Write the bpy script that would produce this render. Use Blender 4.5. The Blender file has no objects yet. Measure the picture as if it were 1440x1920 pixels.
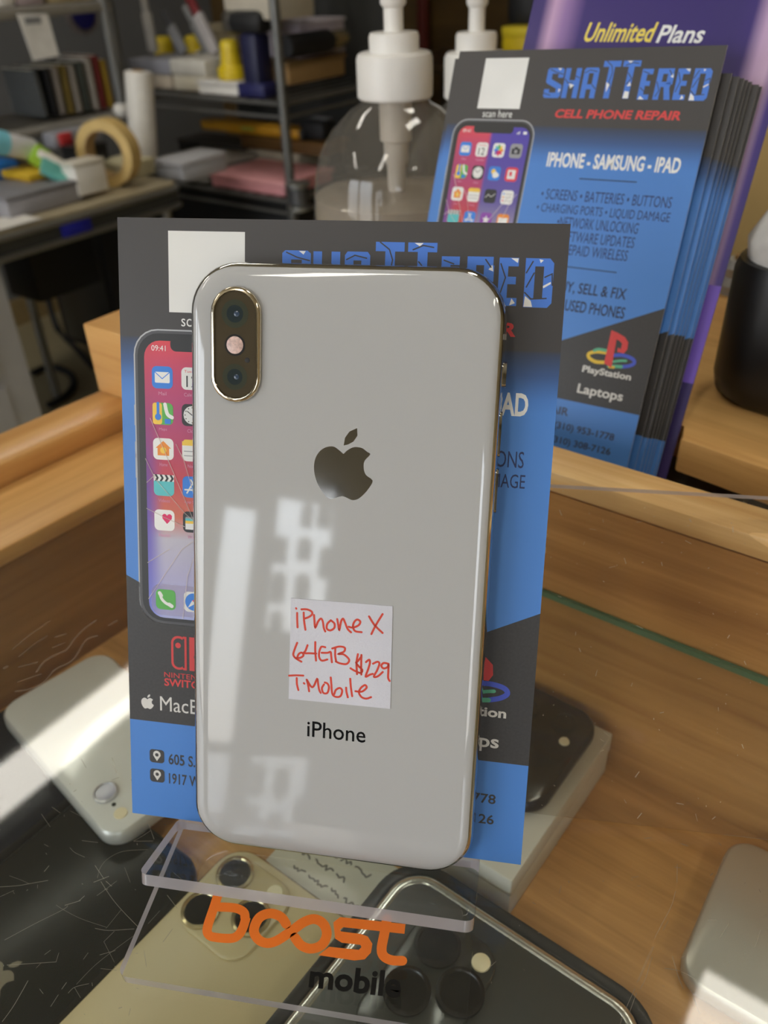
import bpy, bmesh, math, random
from mathutils import Vector, Matrix
from math import pi, cos, sin, radians
random.seed(7)
scn = bpy.context.scene
COL = scn.collection
V = Vector

# ------------------------------------------------------------------ camera
F_PX, PITCH, ROLL, CAM_H = 1562.74, 0.59493, 0.03726, 0.19807
_c, _s = cos(ROLL), sin(ROLL)
FWD = V((0, cos(PITCH), -sin(PITCH)))
DN0 = V((0, -sin(PITCH), -cos(PITCH)))
RIGHT = V((1, 0, 0)) * _c + DN0 * _s
DOWN = V((1, 0, 0)) * -_s + DN0 * _c
EYE = V((0, 0, CAM_H))
cam = bpy.data.cameras.new('camera')
cam_o = bpy.data.objects.new('camera', cam)
COL.objects.link(cam_o)
cam.sensor_fit = 'VERTICAL'
cam.sensor_height = 36.0
cam.lens = 36.0 * F_PX / 1920.0
cam.clip_start, cam.clip_end = 0.005, 60
m = Matrix((RIGHT, -DOWN, -FWD)).transposed().to_4x4()
m.translation = EYE
cam_o.matrix_world = m
cam.dof.use_dof = True
cam.dof.focus_distance = 0.197
cam.dof.aperture_fstop = cam.lens / 1.6          # a 1.6 mm wide phone lens opening
scn.camera = cam_o

# ------------------------------------------------------------------ view, world, render quality
scn.view_settings.view_transform = 'Standard'
scn.view_settings.look = 'None'
scn.view_settings.gamma = 1.0
scn.view_settings.use_curve_mapping = False
scn.view_settings.exposure = 0.0
cy = scn.cycles
cy.max_bounces = 10
cy.transparent_max_bounces = 24
cy.diffuse_bounces = 4
cy.glossy_bounces = 5
cy.caustics_reflective = False
cy.caustics_refractive = False
cy.sample_clamp_indirect = 6.0
cy.use_denoising = True
LAMP = 17.0            # brightness of the ceiling lamps
SKY = 7.5             # brightness of the daylight outside
world = bpy.data.worlds.new('daylight')
scn.world = world
world.use_nodes = True
wn = world.node_tree
bg = wn.nodes['Background']
tc = wn.nodes.new('ShaderNodeTexCoord')
sx = wn.nodes.new('ShaderNodeSeparateXYZ')
rp = wn.nodes.new('ShaderNodeValToRGB')
rp.color_ramp.elements[0].position, rp.color_ramp.elements[0].color = 0.46, (0.55, 0.53, 0.50, 1)
rp.color_ramp.elements[1].position, rp.color_ramp.elements[1].color = 0.60, (0.86, 0.93, 1.0, 1)
mr = wn.nodes.new('ShaderNodeMapRange')
mr.inputs['From Min'].default_value, mr.inputs['From Max'].default_value = -1, 1
wn.links.new(tc.outputs['Generated'], sx.inputs[0])
wn.links.new(sx.outputs['Z'], mr.inputs['Value'])
wn.links.new(mr.outputs[0], rp.inputs[0])
wn.links.new(rp.outputs[0], bg.inputs['Color'])
bg.inputs['Strength'].default_value = SKY

# ------------------------------------------------------------------ places
E1, E2, EZ = V((.804, -.595, 0)), V((.595, .804, 0)), V((0, 0, 1))   # the shop's own axes
ROOM = Matrix((E1, E2, EZ)).transposed().to_4x4()
def W(s, t, z): return E1 * s + E2 * t + EZ * z
def ray(px, py): return RIGHT * ((px - 720) / F_PX) + DOWN * ((py - 960) / F_PX) + FWD
def hit(px, py, p0, nn):
    r = ray(px, py)
    return EYE + r * ((V(p0) - EYE).dot(nn) / r.dot(nn))
def at(px, py, z=None, s=None, t=None, y=None):
    if z is not None: return hit(px, py, (0, 0, z), EZ)
    if s is not None: return hit(px, py, E1 * s, E1)
    if t is not None: return hit(px, py, E2 * t, E2)
    return hit(px, py, (0, y, 0), V((0, 1, 0)))
def frame(o, x, y=None, z=None):
    x = V(x).normalized()
    if z is None: z = EZ
    z = V(z).normalized()
    if y is None: y = z.cross(x)
    M = Matrix((x, V(y).normalized(), z)).transposed().to_4x4()
    M.translation = V(o)
    return M
def rotz(o, deg):
    M = Matrix.Rotation(radians(deg), 4, 'Z'); M.translation = V(o); return M

# ------------------------------------------------------------------ materials
def lin(c):
    f = lambda v: v / 12.92 if v <= .04045 else ((v + .055) / 1.055) ** 2.4
    return tuple(f(v / 255.) for v in c) + (1,)
MATS = {}
def newmat(name):
    mt = bpy.data.materials.new(name); mt.use_nodes = True
    nt = mt.node_tree
    return mt, nt, nt.nodes['Principled BSDF'], nt.nodes['Material Output']
def mat(name, c, rough=.5, metal=0., spec=.5, var=.06, vscale=30., coat=0., bump=0., bscale=400.):
    if name in MATS: return MATS[name]
    mt, nt, b, out = newmat(name)
    b.inputs['Roughness'].default_value = rough
    b.inputs['Metallic'].default_value = metal
    b.inputs['Specular IOR Level'].default_value = spec
    b.inputs['Coat Weight'].default_value = coat
    col = lin(c)
    co = nt.nodes.new('ShaderNodeTexCoord')
    no = nt.nodes.new('ShaderNodeTexNoise'); no.inputs['Scale'].default_value = vscale
    rm = nt.nodes.new('ShaderNodeValToRGB')
    rm.color_ramp.elements[0].position, rm.color_ramp.elements[1].position = .3, .7
    rm.color_ramp.elements[0].color = tuple(v * (1 - var) for v in col[:3]) + (1,)
    rm.color_ramp.elements[1].color = tuple(min(1, v * (1 + var)) for v in col[:3]) + (1,)
    nt.links.new(co.outputs['Object'], no.inputs['Vector'])
    nt.links.new(no.outputs['Fac'], rm.inputs[0])
    nt.links.new(rm.outputs[0], b.inputs['Base Color'])
    if bump:
        n2 = nt.nodes.new('ShaderNodeTexNoise'); n2.inputs['Scale'].default_value = bscale
        bp = nt.nodes.new('ShaderNodeBump'); bp.inputs['Strength'].default_value = bump; bp.inputs['Distance'].default_value = .0004
        nt.links.new(co.outputs['Object'], n2.inputs['Vector'])
        nt.links.new(n2.outputs['Fac'], bp.inputs['Height'])
        nt.links.new(bp.outputs[0], b.inputs['Normal'])
    MATS[name] = mt
    return mt
def wood(name, c1, c2, rough=.38, sx=7, sy=110, spec=.4):
    """grain runs along the object's own X"""
    if name in MATS: return MATS[name]
    mt, nt, b, out = newmat(name)
    co = nt.nodes.new('ShaderNodeTexCoord')
    mp = nt.nodes.new('ShaderNodeMapping'); mp.inputs['Scale'].default_value = (sx, sy, sy)
    n1 = nt.nodes.new('ShaderNodeTexNoise'); n1.inputs['Scale'].default_value = 1.; n1.inputs['Detail'].default_value = 6; n1.inputs['Distortion'].default_value = .7
    mp2 = nt.nodes.new('ShaderNodeMapping'); mp2.inputs['Scale'].default_value = (sx * 5, sy * 9, sy * 9)
    n2 = nt.nodes.new('ShaderNodeTexNoise'); n2.inputs['Scale'].default_value = 1.; n2.inputs['Detail'].default_value = 3
    mx = nt.nodes.new('ShaderNodeMath'); mx.operation = 'MULTIPLY_ADD'; mx.inputs[1].default_value = .30
    rm = nt.nodes.new('ShaderNodeValToRGB')
    rm.color_ramp.elements[0].position, rm.color_ramp.elements[1].position = .45, .85
    rm.color_ramp.elements[0].color, rm.color_ramp.elements[1].color = lin(c1), lin(c2)
    nt.links.new(co.outputs['Object'], mp.inputs[0]); nt.links.new(co.outputs['Object'], mp2.inputs[0])
    nt.links.new(mp.outputs[0], n1.inputs['Vector']); nt.links.new(mp2.outputs[0], n2.inputs['Vector'])
    nt.links.new(n2.outputs['Fac'], mx.inputs[0]); nt.links.new(n1.outputs['Fac'], mx.inputs[2])
    nt.links.new(mx.outputs[0], rm.inputs[0]); nt.links.new(rm.outputs[0], b.inputs['Base Color'])
    b.inputs['Roughness'].default_value = rough
    b.inputs['Specular IOR Level'].default_value = spec
    MATS[name] = mt
    return mt
def clear(name, tint=(255, 255, 255), rough=.02, haze=0., hazec=(255, 255, 255), ior=1.49, boost=1.):
    """thin clear sheet: fresnel reflection over see-through, with a little cloudiness of its own"""
    if name in MATS: return MATS[name]
    mt, nt, b, out = newmat(name)
    nt.nodes.remove(b)
    tr = nt.nodes.new('ShaderNodeBsdfTransparent'); tr.inputs[0].default_value = lin(tint)
    gl = nt.nodes.new('ShaderNodeBsdfGlossy'); gl.inputs['Roughness'].default_value = rough
    fr = nt.nodes.new('ShaderNodeFresnel'); fr.inputs[0].default_value = ior
    mu = nt.nodes.new('ShaderNodeMath'); mu.operation = 'MULTIPLY'; mu.inputs[1].default_value = boost; mu.use_clamp = True
    mix = nt.nodes.new('ShaderNodeMixShader')
    base = tr.outputs[0]
    if haze:
        df = nt.nodes.new('ShaderNodeBsdfDiffuse'); df.inputs[0].default_value = lin(hazec)
        tl = nt.nodes.new('ShaderNodeBsdfTranslucent'); tl.inputs[0].default_value = lin(hazec)
        ad = nt.nodes.new('ShaderNodeMixShader'); ad.inputs[0].default_value = .5
        nt.links.new(df.outputs[0], ad.inputs[1]); nt.links.new(tl.outputs[0], ad.inputs[2])
        no = nt.nodes.new('ShaderNodeTexNoise'); no.inputs['Scale'].default_value = 60
        rg = nt.nodes.new('ShaderNodeMapRange')
        rg.inputs['To Min'].default_value, rg.inputs['To Max'].default_value = haze * .8, haze * 1.2
        co = nt.nodes.new('ShaderNodeTexCoord')
        nt.links.new(co.outputs['Object'], no.inputs['Vector']); nt.links.new(no.outputs['Fac'], rg.inputs['Value'])
        m0 = nt.nodes.new('ShaderNodeMixShader')
        nt.links.new(rg.outputs[0], m0.inputs[0])
        nt.links.new(tr.outputs[0], m0.inputs[1]); nt.links.new(ad.outputs[0], m0.inputs[2])
        base = m0.outputs[0]
    ge = nt.nodes.new('ShaderNodeNewGeometry')          # a sheet mirrors on its outer face only
    iv = nt.nodes.new('ShaderNodeMath'); iv.operation = 'SUBTRACT'; iv.inputs[0].default_value = 1.
    m2 = nt.nodes.new('ShaderNodeMath'); m2.operation = 'MULTIPLY'
    nt.links.new(ge.outputs['Backfacing'], iv.inputs[1])
    nt.links.new(fr.outputs[0], mu.inputs[0]); nt.links.new(mu.outputs[0], m2.inputs[0]); nt.links.new(iv.outputs[0], m2.inputs[1])
    nt.links.new(m2.outputs[0], mix.inputs[0])
    nt.links.new(base, mix.inputs[1]); nt.links.new(gl.outputs[0], mix.inputs[2])
    nt.links.new(mix.outputs[0], out.inputs['Surface'])
    MATS[name] = mt
    return mt
def glow(name, c, strength):
    mt, nt, b, out = newmat(name)
    nt.nodes.remove(b)
    e = nt.nodes.new('ShaderNodeEmission'); e.inputs[0].default_value = lin(c); e.inputs[1].default_value = strength
    nt.links.new(e.outputs[0], out.inputs['Surface'])
    return mt
def ramp_mat(name, axis, stops, rough=.45, coat=.0, noise=0.):
    """printed colour changing along one object axis; stops in mm"""
    mt, nt, b, out = newmat(name)
    co = nt.nodes.new('ShaderNodeTexCoord'); sp = nt.nodes.new('ShaderNodeSeparateXYZ')
    mr = nt.nodes.new('ShaderNodeMapRange')
    lo, hi = stops[0][0], stops[-1][0]
    mr.inputs['From Min'].default_value, mr.inputs['From Max'].default_value = lo / 1000., hi / 1000.
    rm = nt.nodes.new('ShaderNodeValToRGB')
    el = rm.color_ramp.elements
    for i, (p, c) in enumerate(stops):
        q = (p - lo) / (hi - lo)
        e = el[i] if i < 2 else el.new(q)
        e.position, e.color = q, lin(c)
    nt.links.new(co.outputs['Object'], sp.inputs[0]); nt.links.new(sp.outputs[axis], mr.inputs['Value'])
    nt.links.new(mr.outputs[0], rm.inputs[0]); nt.links.new(rm.outputs[0], b.inputs['Base Color'])
    b.inputs['Roughness'].default_value = rough; b.inputs['Coat Weight'].default_value = coat
    MATS[name] = mt
    return mt

# ------------------------------------------------------------------ mesh builder
class MB:
    def __init__(self): self.bm = bmesh.new(); self.mi = 0
    def _tag(self, faces, mi):
        for f in faces: f.material_index = self.mi if mi is None else mi
    def poly(self, pts, mi=None):
        f = self.bm.faces.new([self.bm.verts.new(V(p)) for p in pts]); self._tag([f], mi); return f
    def box(self, c, s, M=None, mi=None, bev=0., seg=2):
        M2 = (M or Matrix()) @ Matrix.Translation(V(c)) @ Matrix.Diagonal(V((s[0], s[1], s[2], 1)))
        b2 = bmesh.new()
        bmesh.ops.create_cube(b2, size=1, matrix=M2)
        if bev: bmesh.ops.bevel(b2, geom=b2.edges[:], offset=bev, segments=seg, affect='EDGES', profile=.5)
        self.merge(b2, mi)
    def merge(self, b2, mi=None):
        mp = {v: self.bm.verts.new(v.co) for v in b2.verts}
        for f in b2.faces:
            try:
                g = self.bm.faces.new([mp[v] for v in f.verts])
                g.material_index = f.material_index if mi is None and self.mi == 0 else (self.mi if mi is None else mi)
            except ValueError: pass
        b2.free()
    def loops(self, rings, closed=True, cap0=True, cap1=True, mis=None):
        R = [[self.bm.verts.new(V(p)) for p in r] for r in rings]
        n = len(R[0])
        for i in range(len(R) - 1):
            for k in range(n if closed else n - 1):
                f = self.bm.faces.new((R[i][k], R[i][(k + 1) % n], R[i + 1][(k + 1) % n], R[i + 1][k]))
                f.material_index = mis[i] if mis else self.mi
        if cap0: f = self.bm.faces.new(R[0][::-1]); f.material_index = mis[0] if mis else self.mi
        if cap1: f = self.bm.faces.new(R[-1]); f.material_index = mis[-1] if mis else self.mi
    def prism(self, pts, z0, z1, M=None, mi=None):
        M = M or Matrix()
        old = self.mi
        if mi is not None: self.mi = mi
        self.loops([[M @ V((p[0], p[1], z)) for p in pts] for z in (z0, z1)])
        self.mi = old
    def lathe(self, prof, n=32, M=None, cap0=True, cap1=True, mi=None):
        M = M or Matrix(); old = self.mi
        if mi is not None: self.mi = mi
        self.loops([[M @ V((r * cos(2 * pi * k / n), r * sin(2 * pi * k / n), z)) for k in range(n)] for r, z in prof], cap0=cap0, cap1=cap1)
        self.mi = old
    def tube(self, path, r, n=8, mi=None):
        path = [V(p) for p in path]; old = self.mi
        if mi is not None: self.mi = mi
        rings = []
        for i, p in enumerate(path):
            d = (path[min(i + 1, len(path) - 1)] - path[max(i - 1, 0)]).normalized()
            up = V((0, 0, 1)) if abs(d.z) < .9 else V((1, 0, 0))
            a = d.cross(up).normalized(); b = a.cross(d)
            rr = r[i] if isinstance(r, (list, tuple)) else r
            rings.append([p + (a * cos(2 * pi * k / n) + b * sin(2 * pi * k / n)) * rr for k in range(n)])
        self.loops(rings); self.mi = old
    def build(self, name, mats, parent=None, M=None, angle=35):
        bm = self.bm
        bmesh.ops.recalc_face_normals(bm, faces=bm.faces[:])
        for f in bm.faces: f.smooth = True
        for e in bm.edges:
            if len(e.link_faces) == 2:
                e.smooth = e.calc_face_angle(0) < radians(angle)
            else: e.smooth = False
        me = bpy.data.meshes.new(name)
        bm.to_mesh(me); bm.free()
        for q in (mats if isinstance(mats, (list, tuple)) else [mats]): me.materials.append(q)
        o = bpy.data.objects.new(name, me); COL.objects.link(o)
        if parent is not None: o.parent = parent
        if M is not None: o.matrix_basis = M
        return o
def tag(o, label=None, cat=None, group=None, kind=None):
    if label: o['label'] = label
    if cat: o['category'] = cat
    if group: o['group'] = group
    if kind: o['kind'] = kind
    return o
def thing(name, label, cat, M=None, group=None):
    o = bpy.data.objects.new(name, None); COL.objects.link(o); o.empty_display_size = .01
    if M is not None: o.matrix_basis = M
    return tag(o, label, cat, group)
def dup(o, M, label=None, group=None):
    c = o.copy(); COL.objects.link(c); c.matrix_basis = M
    if label: c['label'] = label
    if group: c['group'] = group
    for ch in list(o.children):
        k = ch.copy(); COL.objects.link(k); k.parent = c
        for g in ch.children:
            q = g.copy(); COL.objects.link(q); q.parent = k
    return c
def rrect(x0, y0, x1, y1, r, n=6):
    P = []
    for cx, cy_, a0 in ((x1 - r, y1 - r, 0), (x0 + r, y1 - r, 90), (x0 + r, y0 + r, 180), (x1 - r, y0 + r, 270)):
        for k in range(n + 1):
            a = radians(a0 + 90 * k / n); P.append((cx + r * cos(a), cy_ + r * sin(a)))
    return P
def ell(cx, cy_, rx, ry=None, n=20, rot=0):
    ry = ry or rx
    return [(cx + rx * cos(2 * pi * k / n) * cos(rot) - ry * sin(2 * pi * k / n) * sin(rot), cy_ + rx * cos(2 * pi * k / n) * sin(rot) + ry * sin(2 * pi * k / n) * cos(rot)) for k in range(n)]
def smooth_path(P, n=5):
    P = [V((p[0], p[1], p[2] if len(p) > 2 else 0)) for p in P]
    if len(P) < 3: return P
    out = []
    for i in range(len(P) - 1):
        a, b, c, d = P[max(i - 1, 0)], P[i], P[i + 1], P[min(i + 2, len(P) - 1)]
        for k in range(n):
            t = k / n
            out.append(.5 * ((2 * b) + (c - a) * t + (2 * a - 5 * b + 4 * c - d) * t * t + (3 * b - a - 3 * c + d) * t ** 3))
    out.append(P[-1])
    return out

# ------------------------------------------------------------------ flat print: text, strokes, shapes
_TXT = {}
def glyphs(s, bold=0.):
    k = (s, bold)
    if k in _TXT: return _TXT[k]
    cu = bpy.data.curves.new('t', 'FONT'); cu.body = s; cu.size = 1; cu.offset = bold; cu.resolution_u = 3
    o = bpy.data.objects.new('t', cu); COL.objects.link(o)
    dg = bpy.context.evaluated_depsgraph_get(); dg.update()
    me = bpy.data.meshes.new_from_object(o.evaluated_get(dg))
    vs = [(v.co.x, v.co.y) for v in me.vertices]; fs = [tuple(p.vertices) for p in me.polygons]
    bpy.data.objects.remove(o); bpy.data.curves.remove(cu); bpy.data.meshes.remove(me)
    x0, x1 = min(v[0] for v in vs), max(v[0] for v in vs); y0, y1 = min(v[1] for v in vs), max(v[1] for v in vs)
    _TXT[k] = ([((v[0] - x0) / (x1 - x0), (v[1] - y0) / (y1 - y0)) for v in vs], fs)
    return _TXT[k]
class Print(MB):
    """flat print in a plane; fn maps print coordinates to 3D, layers lie .02 mm apart"""
    def __init__(self, fn=None, lift=.03, step=.02):
        super().__init__(); self.fn = fn or (lambda x, y: V((x / 1000., y / 1000., 0))); self.lift, self.step = lift, step; self.n = V((0, 0, 1))
    def P(self, x, y, L=0): return self.fn(x, y) + self.n * (self.lift + self.step * L) / 1000.
    def shape(self, pts, mi=0, L=0): self.poly([self.P(p[0], p[1], L) for p in pts], mi)
    def rect(self, x0, y0, x1, y1, mi=0, L=0, r=0): self.shape(rrect(x0, y0, x1, y1, r) if r else [(x0, y0), (x1, y0), (x1, y1), (x0, y1)], mi, L)
    def text(self, s, x0, y0, x1, y1, mi=0, L=0, bold=0., shear=0., quad=None):
        vs, fs = glyphs(s, bold)
        def mp(a, b):
            if quad:
                (bl, br, tr, tl) = quad
                x = (1 - b) * ((1 - a) * bl[0] + a * br[0]) + b * ((1 - a) * tl[0] + a * tr[0])
                y = (1 - b) * ((1 - a) * bl[1] + a * br[1]) + b * ((1 - a) * tl[1] + a * tr[1])
                return self.P(x, y, L)
            return self.P(x0 + a * (x1 - x0) + shear * b * (y1 - y0), y0 + b * (y1 - y0), L)
        bv = [self.bm.verts.new(mp(*v)) for v in vs]
        for f in fs:
            try: self.bm.faces.new([bv[i] for i in f]).material_index = mi
            except ValueError: pass
    def stroke(self, pts, w, mi=0, L=0, curve=True, caps=True):
        """one joined ribbon; every stroke lies a hair above the one before"""
        self.cnt = getattr(self, 'cnt', 0) + 1
        L = L + .06 * (self.cnt % 12)
        P = smooth_path(pts) if curve else [V((p[0], p[1], 0)) for p in pts]
        Q = [P[0]]
        for p in P[1:]:
            if (p - Q[-1]).length > w * .04: Q.append(p)
        if len(Q) < 2: return
        Lf, Rt = [], []
        for k, p in enumerate(Q):
            d0 = (p - Q[k - 1]).normalized() if k else (Q[1] - p).normalized()
            d1 = (Q[k + 1] - p).normalized() if k < len(Q) - 1 else d0
            t = d0 + d1
            t = t.normalized() if t.length > .2 else d0
            n = V((-t.y, t.x, 0)); c = max(.62, abs(n.x * -d0.y + n.y * d0.x))
            n = n * (w / 2 / c); Lf.append(p + n); Rt.append(p - n)
        ring = list(Lf)
        vl = [self.bm.verts.new(self.P(p.x, p.y, L)) for p in Lf]; vr = [self.bm.verts.new(self.P(p.x, p.y, L)) for p in Rt]
        for k in range(len(Q) - 1):
            self.bm.faces.new((vl[k], vr[k], vr[k + 1], vl[k + 1])).material_index = mi
        if caps:
            for p, d, a, c in ((Q[0], Q[0] - Q[1], vl[0], vr[0]), (Q[-1], Q[-1] - Q[-2], vr[-1], vl[-1])):
                a0 = math.atan2(d.y, d.x)
                arc = [self.bm.verts.new(self.P(p.x + w / 2 * cos(a0 - pi / 2 + pi * q / 6), p.y + w / 2 * sin(a0 - pi / 2 + pi * q / 6), L)) for q in range(1, 6)]
                self.bm.faces.new([a] + arc + [c]).material_index = mi

M_ = mat
white_print = M_('white_print', (232, 232, 230), .5)
APPLE = [(0, .70), (.08, .78), (.2, .84), (.34, .83), (.44, .765), (.5, .72), (.40, .60), (.385, .47), (.43, .34), (.56, .24),
         (.50, .10), (.41, -.02), (.30, -.12), (.19, -.15), (.08, -.11), (0, -.09), (-.08, -.11), (-.19, -.15), (-.30, -.12), (-.42, .02), (-.5, .17), (-.55, .36), (-.54, .55), (-.47, .70), (-.35, .80), (-.2, .83), (-.09, .77)]
def apple_shape(cx, cy_, h, rot=0.):
    """body then leaf; h = overall height"""
    k = h / 1.36; c, s = cos(rot), sin(rot)
    T = lambda x, y: (cx + k * (x * c - y * s), cy_ + k * (x * s + y * c))
    body = smooth_path([(p[0], p[1]) for p in APPLE + APPLE[:1]], 3)
    leaf = [(0.0, .86), (.02, 1.0), (.10, 1.12), (.24, 1.19), (.25, 1.05), (.18, .94), (.08, .88)]
    return [T(p.x, p.y - .5) for p in body[:-1]], [T(x, y - .5) for x, y in leaf]

# ------------------------------------------------------------------ the room
FLOOR, CEIL = -1.0, 1.62
def room_slab(name, s0, s1, t0, t1, z0, z1, mt):
    b = MB(); b.box(((s0 + s1) / 2, (t0 + t1) / 2, (z0 + z1) / 2), (s1 - s0, t1 - t0, z1 - z0))
    return tag(b.build(name, mt, M=ROOM), kind='structure')
wall_grey = M_('grey_wall_paint', (112, 112, 112), .8, var=.04, vscale=3)
S0, S1, T0, T1 = -3.05, 3.2, -3.2, 3.0
room_slab('floor', S0 - .1, S1 + .1, T0 - .1, T1 + .1, FLOOR - .1, FLOOR, M_('tan_floor_tile', (150, 138, 108), .45, var=.10, vscale=2.5))
room_slab('ceiling', S0 - .1, S1 + .1, T0 - .1, T1 + .1, CEIL, CEIL + .1, M_('ceiling_tile', (205, 200, 186), .8))
room_slab('wall_left', S0 - .1, S0, T0 - .1, T1 + .1, FLOOR, CEIL, wall_grey)
room_slab('wall_right', S1, S1 + .1, T0 - .1, T1 + .1, FLOOR, CEIL, M_('beige_wall_paint', (196, 178, 140), .8))
room_slab('wall_back', S0, S1, T1, T1 + .1, FLOOR, CEIL, wood('brown_wall_panel', (70, 52, 26), (96, 74, 38), .5, 2, 14))
room_slab('baseboard_left', S0, S0 + .015, T0, T1, FLOOR, FLOOR + .10, M_('tan_baseboard', (150, 128, 88), .5))
# shop front with openings for the windows
WINS = [(-2.85, -1.55, -.35, 1.35), (-1.45, -.25, -.35, 1.35), (.09, .30, -.30, .78), (.34, .68, .20, .86), (2.0, 2.9, -.3, 1.3)]  # leading pair of wide openings is added, unseen, for daylight from behind left
b = MB(); sc = S0
for (a, c, z0, z1) in WINS:
    b.box(((sc + a) / 2, T0 - .05, (FLOOR + CEIL) / 2), (a - sc, .1, CEIL - FLOOR))
    b.box(((a + c) / 2, T0 - .05, (FLOOR + z0) / 2), (c - a, .1, z0 - FLOOR))
    b.box(((a + c) / 2, T0 - .05, (z1 + CEIL) / 2), (c - a, .1, CEIL - z1)); sc = c
b.box(((sc + S1) / 2, T0 - .05, (FLOOR + CEIL) / 2), (S1 - sc, .1, CEIL - FLOOR))
tag(b.build('wall_front', M_('front_wall_paint', (150, 146, 136), .8), M=ROOM), kind='structure')
alu = M_('dark_window_frame', (70, 68, 66), .4, .6)
for i, (a, c, z0, z1) in enumerate(WINS):
    b = MB()
    for (x, z, w, h) in (((a + c) / 2, z0 + .015, c - a, .03), ((a + c) / 2, z1 - .015, c - a, .03), (a + .015, (z0 + z1) / 2, .03, z1 - z0), (c - .015, (z0 + z1) / 2, .03, z1 - z0)):
        b.box((x, T0 - .03, z), (w, .05, h))
    fr = tag(b.build('window_%d' % (i + 1), alu, M=ROOM), kind='structure')
    g = MB(); g.box(((a + c) / 2, T0 - .03, (z0 + z1) / 2), (c - a - .06, .006, z1 - z0 - .06))
    g.build('pane', clear('window_glass'), fr)

# ceiling lamps, all along the shop's depth
lamp_glow = glow('lamp_diffuser_glow', (255, 249, 236), LAMP)
lamp_frame = M_('white_lamp_frame', (225, 225, 220), .4)
def lamp(s, t, label, L=1.2):
    r = thing('ceiling_light', label, 'ceiling light', ROOM @ Matrix.Translation((s, t, CEIL)), 'ceiling lights')
    b = MB()
    for sx_ in (-.09, .09): b.box((sx_, 0, -.02), (.02, L + .02, .04))
    for sy_ in (-L / 2 - .005, L / 2 + .005): b.box((0, sy_, -.02), (.20, .02, .04))
    b.build('frame', lamp_frame, r)
    d = MB(); d.box((0, 0, -.022), (.16, L - .01, .012)); d.build('diffuser', lamp_glow, r)
lamp(-1.66, .85, 'long white ceiling light above the metal bench')
lamp(.06, .80, 'short white ceiling light above the sanitizer bottles', .6)
lamp(-1.66, -1.4, 'unseen long white ceiling light added near the shop windows, on the bench side')  # added behind the camera to light the phone front and flyers
lamp(.02, -1.3, 'unseen long white ceiling light added in the middle, near the shop windows')  # another unseen lamp, added for light on the phone and flyers
lamp(1.7, -.4, 'unseen long white ceiling light added near the beige wall')  # added out of view as extra light from behind the camera

# ------------------------------------------------------------------ display case
A_L = V((cos(radians(50)), sin(radians(50)), 0)); N_L = V((-A_L.y, A_L.x, 0))          # left rail, outward side
A_R = V((cos(radians(-37.4)), sin(radians(-37.4)), 0)); N_R = V((-A_R.y, A_R.x, 0))     # right rail, outward side
OL, OR_ = .2970, .2249
CORNER = V((-.0916, .3529, 0))
RAIL = .050; CASE_FLOOR = -.075
oak = wood('honey_oak', (176, 122, 62), (214, 164, 98), .34)
oak_face = wood('brown_oak_panel', (164, 114, 58), (202, 150, 86), .4)
oak_dark = wood('dark_brown_panel', (134, 92, 42), (164, 116, 60), .45)  # left side panel, a darker brown than the right one
oak_floor = wood('oak_case_floor', (172, 124, 68), (212, 160, 98), .4)
oak_light = wood('pale_oak', (198, 148, 86), (226, 180, 114), .36)
oak_rail = wood('rail_oak', (222, 174, 108), (246, 208, 146), .36)
case = thing('display_case', 'oak-railed display case with a scratched clear top holding used phones', 'display case', Matrix.Translation((0, 0, 0)))
MR = frame(CORNER, A_R)      # X along the right rail from the corner, Y outward
ML = frame(CORNER, -A_L, z=EZ)   # X along the left rail from the corner toward the camera, Y = -outward
b = MB(); b.box((.25, .0085, RAIL - .004), (.50, .017, .008), bev=.0012); b.build('rail', oak_rail, case, MR)
b = MB(); b.box((.25, .0085, (CASE_FLOOR + RAIL - .0085) / 2), (.50, .016, RAIL - .0085 - CASE_FLOOR)); b.build('side_panel', oak_face, case, MR)
b = MB(); b.box((.251, -.0225, -.004), (.50, .045, .008), bev=.0012); b.build('rail', wood('pale_oak', (0,)*3, (0,)*3), case, ML)
b = MB(); b.box((.251, -.0225, (CASE_FLOOR - .0085) / 2), (.50, .043, -.0085 - CASE_FLOOR)); b.build('side_panel', oak_dark, case, ML)
def skew(u0, u1, v0, v1): return [CORNER + A_R * a - A_L * c for a, c in ((u0, v0), (u1, v0), (u1, v1), (u0, v1))]
b = MB(); b.loops([[p + EZ * z for p in skew(-.01, .42, -.01, .46)] for z in (CASE_FLOOR - .012, CASE_FLOOR)])
fl = b.build('floor_board', oak_floor, case)
fl.data.transform(MR.inverted()); fl.matrix_basis = MR
b = MB(); b.loops([[p + EZ * z for p in skew(.0003, .42, .0003, .46)] for z in (-.003, 0)])
top = b.build('glass_top', [clear('scuffed_clear_top', (250, 252, 250), .03, haze=.016), clear('green_glass_edge', (120, 190, 150), .1, haze=.8, hazec=(86, 148, 118))], case)
for p in top.data.polygons: p.material_index = 1 if p.normal.dot(N_R) > .8 else 0
# green edge where the glass meets the oak
b = MB(); b.box((.21, -.0009, -.0015), (.42, .0012, .0022)); b.build('glass_edge', M_('green_glass_line', (70, 118, 90), .3), case, MR)

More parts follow.
